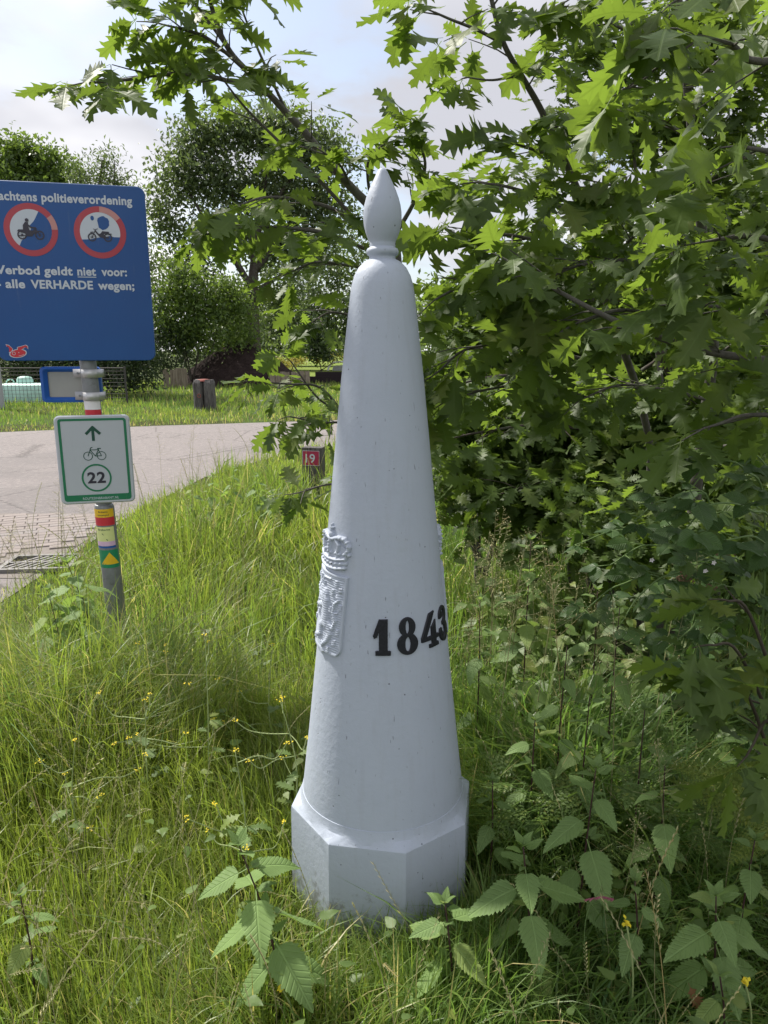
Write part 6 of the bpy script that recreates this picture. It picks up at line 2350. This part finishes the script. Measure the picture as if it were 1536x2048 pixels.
def far_tree(name, label, cat, base, blobs, leaf, mat, trunk=None, limbs=(), clump=0.35, group=None, stems=0, seed=0, shell=0.55, aspect=0.55):
    """blobs: (x, y, z, rx, rz, n); the crown is many small folded leaves in loose clumps"""
    rng = np.random.default_rng(seed + 100)
    root = thing(name, label, cat, base, 0, group)
    org = np.array(base, float)
    C = []
    for (x, y, z, rx, rz, n) in blobs:
        nc = max(6, int(n / 26))
        u = rng.normal(size=(nc, 3))
        u /= np.linalg.norm(u, axis=1)[:, None]
        rr = rng.uniform(shell, 1.0, nc)[:, None]
        cc = np.array([x, y, z]) + u * rr * np.array([rx, rx * 0.85, rz])
        w = rng.integers(0, nc, n)
        C.append(cc[w] + rng.normal(size=(n, 3)) * clump * np.array([1, 1, 0.75]))
    C = np.concatenate(C)
    C = C[C[:, 2] > 0.03]
    n = len(C)
    d = rng.normal(size=(n, 3)) + np.array([0, 0, -0.25])
    d /= np.linalg.norm(d, axis=1)[:, None]
    up = rng.normal(size=(n, 3)) * 0.7 + np.array([0, 0, 1.0])
    sd = np.cross(d, up)
    sd /= np.linalg.norm(sd, axis=1)[:, None]
    nn = np.cross(sd, d)
    s = leaf * rng.uniform(0.6, 1.3, n)[:, None]
    V = np.stack([C - d * s * 0.5, C + sd * s * aspect * 0.5 + nn * s * 0.12, C + d * s * 0.5, C - sd * s * aspect * 0.5 + nn * s * 0.12], 1) - org
    T = np.array([(0, 1, 2), (0, 2, 3)])
    TT = (T[None] + (np.arange(n) * 4)[:, None, None]).reshape(-1, 3)
    UV = np.tile(np.array([(0, 0), (0.5, 0.4), (1, 0), (0.5, -0.4)], float), (n, 1))
    cr = obj('crown', tri_mesh('crown', V.reshape(-1, 3), TT, UV), M[mat], root)
    cr['kind'] = 'stuff'
    o_ = Vector(base)
    if trunk:
        pts, r0, r1 = trunk
        P = catmull([Vector(p) - o_ for p in pts], 5)
        obj('trunk', Geo().tube(P, [r0 + (r1 - r0) * k / (len(P) - 1) for k in range(len(P))], 10).mesh('trunk', True), M['bark'], root)
    for pts, r0, r1 in limbs:
        P = catmull([Vector(p) - o_ for p in pts], 5)
        obj('limb', Geo().tube(P, [r0 + (r1 - r0) * k / (len(P) - 1) for k in range(len(P))], 7).mesh('limb', True), M['bark'], root)
    for k in range(stems):
        b = blobs[k % len(blobs)]
        a = rng.uniform(0, 6.28)
        P = [Vector((rng.uniform(-.2, .2), rng.uniform(-.2, .2), -0.05)), Vector((b[0] - org[0], b[1] - org[1], b[2] * 0.5)) * 0.6, Vector((b[0] - org[0] + math.cos(a) * b[3] * 0.4, b[1] - org[1] + math.sin(a) * b[3] * 0.4, b[2] + b[4] * 0.5))]
        P[1].z = b[2] * 0.5
        P = catmull(P, 4)
        obj('stem', Geo().tube(P, [0.045 - 0.035 * q / (len(P) - 1) for q in range(len(P))], 6).mesh('stem', True), M['bark'], root)
    return root


far_tree('oak_tree', 'large dark oak with an open crown and upright trunk beyond the compost heap', 'tree', (-7.206, 41.000, 0.0),
         [(-9.57, 41.00, 12.13, 1.09, 1.09, 1755), (-7.52, 41.00, 12.68, 1.43, 1.09, 2295), (-5.40, 41.00, 12.44, 1.69, 1.25, 2700), (-3.34, 41.00, 11.53, 1.57, 1.57, 2700), (-10.40, 40.00, 10.30, 1.23, 1.23, 1755), (-8.37, 41.00, 10.12, 1.63, 1.45, 2700), (-5.73, 42.00, 9.90, 2.03, 1.62, 3240), (-3.20, 42.00, 9.02, 1.63, 1.76, 2700),
          (-11.53, 40.00, 8.66, 0.78, 1.09, 810), (-9.19, 40.00, 7.44, 1.04, 1.04, 1215), (-6.80, 42.00, 7.35, 1.51, 1.23, 2025), (-4.48, 42.00, 6.83, 1.51, 1.37, 2025), (-10.32, 40.00, 5.95, 1.05, 0.92, 1080), (-8.09, 41.00, 4.51, 1.14, 0.76, 945), (-5.79, 42.00, 4.32, 1.25, 0.78, 1215), (-11.02, 40.00, 7.44, 0.65, 0.78, 405)], 0.26, 'far_leaf',
         ([(-7.206, 41.000, 1.516), (-7.167, 41.000, 3.199), (-7.127, 41.000, 4.903), (-6.863, 41.000, 6.830), (-6.573, 41.000, 8.840), (-6.098, 41.000, 11.048)], 0.42, 0.10),
         [([(-7.132, 41.000, 4.773), (-7.914, 40.500, 6.262), (-8.542, 40.000, 7.443), (-9.400, 40.000, 8.421), (-10.220, 40.000, 9.867)], 0.20, 0.05), ([(-6.956, 41.000, 5.807), (-5.628, 41.500, 7.406), (-4.296, 42.000, 8.762), (-3.182, 42.000, 10.280)], 0.22, 0.05), ([(-6.863, 41.000, 6.830), (-7.644, 41.000, 8.591), (-8.227, 41.000, 10.318), (-8.810, 41.000, 11.772)], 0.18, 0.04),
          ([(-6.708, 41.000, 8.091), (-5.490, 41.000, 9.582), (-4.397, 41.000, 11.048), (-3.847, 41.000, 12.251)], 0.15, 0.04), ([(-7.125, 41.000, 4.251), (-6.523, 41.500, 5.074), (-5.192, 42.000, 5.910), (-4.345, 42.000, 6.696)], 0.14, 0.04), ([(-8.542, 40.000, 7.443), (-10.148, 40.000, 6.702), (-11.131, 40.000, 7.688)], 0.08, 0.03)], 0.55, seed=1, shell=0.35)
far_tree('willow', 'tall willow with thin upright shoots behind the blue sign', 'tree', (-9.944, 26.000, 0.0),
         [(-9.34, 26.00, 7.59, 0.23, 0.53, 260), (-8.98, 26.00, 7.36, 0.17, 0.43, 160), (-9.04, 26.00, 7.90, 0.12, 0.33, 90), (-10.11, 26.00, 7.36, 0.27, 0.47, 300), (-10.25, 26.00, 7.67, 0.13, 0.27, 80), (-9.73, 26.00, 6.97, 1.00, 0.42, 900), (-8.81, 26.00, 6.97, 0.42, 0.33, 250), (-9.97, 26.00, 5.24, 1.86, 1.53, 2500), (-8.65, 26.50, 5.80, 0.38, 0.86, 400), (-8.46, 27.00, 4.71, 0.46, 1.06, 700)], 0.17, 'far_leaf',
         ([(-9.944, 26.000, 1.547), (-9.774, 26.000, 3.941), (-9.631, 26.000, 6.191), (-9.332, 26.000, 7.745)], 0.16, 0.03), [([(-9.663, 26.000, 5.238), (-10.023, 26.000, 6.505), (-10.174, 26.000, 7.591)], 0.06, 0.015), ([(-9.642, 26.000, 5.875), (-9.076, 26.000, 6.818), (-8.917, 26.000, 7.745)], 0.05, 0.012)], 0.22, seed=2, aspect=0.28, group='trees behind the blue sign')
far_tree('bushy_tree', 'dense tree at the far left, its top showing over the blue sign', 'tree', (-14.706, 30.000, 0.0),
         [(-14.33, 30.00, 8.51, 0.92, 0.96, 1500), (-13.38, 30.00, 8.42, 0.80, 0.80, 1200), (-12.64, 30.00, 8.16, 0.69, 0.67, 900), (-13.98, 30.00, 9.04, 0.57, 0.48, 500), (-13.04, 30.00, 8.87, 0.42, 0.34, 300), (-13.93, 30.00, 6.90, 1.94, 1.75, 2600), (-15.54, 30.00, 7.98, 0.96, 1.35, 1200)], 0.2, 'far_light',
         ([(-14.706, 30.000, 1.539), (-14.364, 30.000, 4.301), (-14.022, 30.000, 6.898)], 0.22, 0.08), (), 0.3, seed=3, group='trees behind the blue sign')
far_tree('elder_shrub', 'bright green shrub below the oak crown, right beside the blue sign', 'shrub', (-8.695, 34.000, 0.0),
         [(-9.48, 34.00, 4.66, 0.90, 1.12, 1500), (-8.29, 34.00, 4.02, 1.13, 1.01, 1700), (-7.28, 34.50, 3.83, 0.92, 1.03, 1400), (-6.74, 35.00, 2.51, 0.82, 1.17, 1100), (-9.34, 33.50, 2.91, 1.01, 1.23, 1500), (-7.92, 34.00, 2.49, 1.25, 1.14, 1800), (-9.81, 33.00, 3.73, 0.48, 1.09, 500)], 0.2, 'far_light', None, (), 0.34, stems=5, seed=4)
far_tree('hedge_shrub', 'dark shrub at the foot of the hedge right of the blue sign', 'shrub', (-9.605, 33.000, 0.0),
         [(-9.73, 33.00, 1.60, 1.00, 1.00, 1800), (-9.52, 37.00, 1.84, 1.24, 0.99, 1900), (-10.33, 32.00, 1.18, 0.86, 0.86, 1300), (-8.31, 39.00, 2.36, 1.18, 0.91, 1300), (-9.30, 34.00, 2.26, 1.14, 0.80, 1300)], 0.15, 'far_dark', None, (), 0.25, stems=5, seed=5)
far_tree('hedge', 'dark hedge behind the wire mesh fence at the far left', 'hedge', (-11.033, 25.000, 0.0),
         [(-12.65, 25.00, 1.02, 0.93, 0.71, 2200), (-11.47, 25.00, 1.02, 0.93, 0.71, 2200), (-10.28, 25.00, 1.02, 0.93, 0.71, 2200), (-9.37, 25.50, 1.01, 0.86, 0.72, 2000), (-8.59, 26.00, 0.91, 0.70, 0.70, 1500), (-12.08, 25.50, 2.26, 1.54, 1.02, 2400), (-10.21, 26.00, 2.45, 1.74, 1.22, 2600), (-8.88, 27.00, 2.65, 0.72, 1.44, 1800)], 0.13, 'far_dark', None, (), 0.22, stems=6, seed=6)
far_tree('background_tree', 'tree mass behind the oak trunk, left of the post', 'tree', (-8.403, 60.000, 0.0),
         [(-9.15, 60.00, 3.36, 2.21, 1.68, 1500), (-6.33, 60.00, 3.75, 2.00, 2.00, 1500), (-3.52, 60.00, 3.94, 2.00, 2.40, 1500), (-1.12, 60.00, 4.71, 2.39, 2.79, 1500), (-11.58, 58.00, 2.73, 1.94, 1.55, 1200), (-6.55, 58.00, 1.98, 4.29, 0.78, 1400), (-8.52, 62.00, 6.79, 2.25, 2.05, 1300), (-5.23, 62.00, 7.18, 2.45, 2.25, 1500), (-2.76, 62.00, 8.74, 2.03, 2.44, 1200)], 0.36, 'far_leaf',
         ([(-8.403, 60.000, 1.477), (-8.150, 60.000, 3.163), (-7.903, 60.000, 4.712)], 0.3, 0.1), (), 0.5, seed=7, group='trees at the back of the lawn')
far_tree('background_tree', 'pale tree belt closing off the far end of the lawn behind the post', 'tree', (-8.488, 75.000, 0.0),
         [(-20.42, 75.00, 4.52, 3.00, 3.00, 1500), (-15.91, 75.00, 4.52, 3.00, 3.00, 1500), (-11.44, 75.00, 3.55, 3.01, 2.26, 1500), (-7.43, 75.00, 3.31, 3.01, 2.11, 1600), (-3.41, 75.00, 3.80, 3.01, 2.51, 1700), (0.60, 75.00, 4.04, 3.01, 2.76, 1500), (4.60, 75.00, 4.52, 3.00, 3.00, 1500), (-5.37, 74.00, 2.08, 5.97, 0.90, 1500), (-12.33, 74.00, 2.08, 5.47, 0.90, 1300)], 0.42, 'far_light',
         ([(-8.488, 75.000, 1.299), (-8.343, 75.000, 3.066), (-8.394, 75.000, 5.008)], 0.25, 0.1), (), 0.6, seed=21, group='trees at the back of the lawn')
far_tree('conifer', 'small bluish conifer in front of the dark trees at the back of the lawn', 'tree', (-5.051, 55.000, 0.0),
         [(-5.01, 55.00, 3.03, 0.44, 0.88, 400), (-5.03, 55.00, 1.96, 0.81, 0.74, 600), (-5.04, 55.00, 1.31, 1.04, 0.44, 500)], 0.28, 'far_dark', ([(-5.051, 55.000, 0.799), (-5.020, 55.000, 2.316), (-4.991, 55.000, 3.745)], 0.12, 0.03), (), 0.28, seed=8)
far_tree('yellow_shrub', 'yellowish shrub at the edge of the far lawn behind the plank wall', 'shrub', (-5.960, 44.000, 0.0),
         [(-6.19, 44.00, 0.73, 0.65, 0.36, 500), (-5.35, 45.00, 0.88, 0.61, 0.27, 350), (-6.49, 43.00, 0.60, 0.35, 0.26, 250)], 0.16, 'yellow_shrub', None, (), 0.2, stems=3, seed=9)
far_tree('yellow_shrub', 'tall dry yellow weeds left of the white tub on the far lawn', 'shrub', (-4.844, 56.000, 0.0),
         [(-4.84, 56.00, 0.93, 0.98, 0.34, 400), (-3.63, 56.00, 1.01, 0.60, 0.38, 200)], 0.16, 'yellow_shrub', None, (), 0.22, stems=3, seed=10)
# the sunlit thicket beyond the oaks on the right
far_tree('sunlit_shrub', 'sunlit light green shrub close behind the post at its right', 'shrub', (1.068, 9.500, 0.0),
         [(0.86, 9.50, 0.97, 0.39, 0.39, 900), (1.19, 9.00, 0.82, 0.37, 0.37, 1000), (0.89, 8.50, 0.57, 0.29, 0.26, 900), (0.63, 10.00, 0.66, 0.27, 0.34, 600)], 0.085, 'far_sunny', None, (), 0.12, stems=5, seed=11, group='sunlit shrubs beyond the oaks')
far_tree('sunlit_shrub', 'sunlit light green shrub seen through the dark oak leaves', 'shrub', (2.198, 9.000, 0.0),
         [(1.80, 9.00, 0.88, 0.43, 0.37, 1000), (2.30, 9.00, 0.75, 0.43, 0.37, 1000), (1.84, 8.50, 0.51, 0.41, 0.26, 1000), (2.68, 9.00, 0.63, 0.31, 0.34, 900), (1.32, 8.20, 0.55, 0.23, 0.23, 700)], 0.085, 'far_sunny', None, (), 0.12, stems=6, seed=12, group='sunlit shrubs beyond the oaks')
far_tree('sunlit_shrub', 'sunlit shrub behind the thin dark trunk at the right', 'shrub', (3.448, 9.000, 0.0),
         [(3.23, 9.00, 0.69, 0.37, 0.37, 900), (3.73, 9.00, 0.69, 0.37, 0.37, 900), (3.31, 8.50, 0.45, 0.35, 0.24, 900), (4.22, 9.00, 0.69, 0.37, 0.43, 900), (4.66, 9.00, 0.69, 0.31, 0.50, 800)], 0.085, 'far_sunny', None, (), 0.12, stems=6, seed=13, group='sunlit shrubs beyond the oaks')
far_tree('thicket_tree', 'green tree behind the oak saplings just right of the post', 'tree', (1.836, 14.000, 0.0),
         [(1.51, 14.00, 2.15, 0.65, 0.65, 1700), (2.23, 14.50, 2.54, 0.67, 0.67, 1700), (2.28, 14.00, 1.60, 0.75, 0.66, 1700), (1.20, 13.50, 1.42, 0.46, 0.55, 1100), (1.04, 14.00, 2.33, 0.33, 0.47, 600)], 0.13, 'far_light', ([(1.836, 14.000, 0.666), (1.828, 14.000, 1.599), (1.829, 14.000, 2.505)], 0.09, 0.03), (), 0.2, seed=14, group='trees beyond the oak saplings')
far_tree('thicket_tree', 'green tree behind the oak saplings between the forked stem and the grey one', 'tree', (4.131, 14.000, 0.0),
         [(3.26, 14.00, 2.59, 0.74, 0.74, 2000), (4.33, 14.50, 2.81, 0.77, 0.86, 2000), (3.88, 14.00, 1.69, 0.85, 0.75, 2000), (4.88, 14.00, 2.06, 0.65, 0.84, 1700), (4.62, 15.00, 3.70, 0.59, 0.49, 900)], 0.13, 'far_leaf', ([(4.131, 14.000, 0.666), (4.040, 14.000, 1.782), (4.035, 14.000, 2.860)], 0.10, 0.03), (), 0.2, seed=15, group='trees beyond the oak saplings')
far_tree('thicket_tree', 'green tree at the far right behind the grey oak stem', 'tree', (6.426, 14.000, 0.0),
         [(5.65, 14.00, 2.86, 0.74, 0.83, 2000), (6.54, 14.00, 3.21, 0.83, 1.01, 2400), (6.22, 14.00, 1.78, 0.94, 0.85, 2300), (7.30, 14.00, 2.15, 0.84, 1.03, 2000), (6.15, 15.00, 4.07, 0.58, 0.49, 900), (7.12, 14.50, 4.34, 0.56, 0.56, 1000)], 0.13, 'far_leaf', ([(6.426, 14.000, 0.666), (6.332, 14.000, 1.782), (6.279, 14.000, 3.037)], 0.11, 0.03), (), 0.2, seed=16, group='trees beyond the oak saplings')
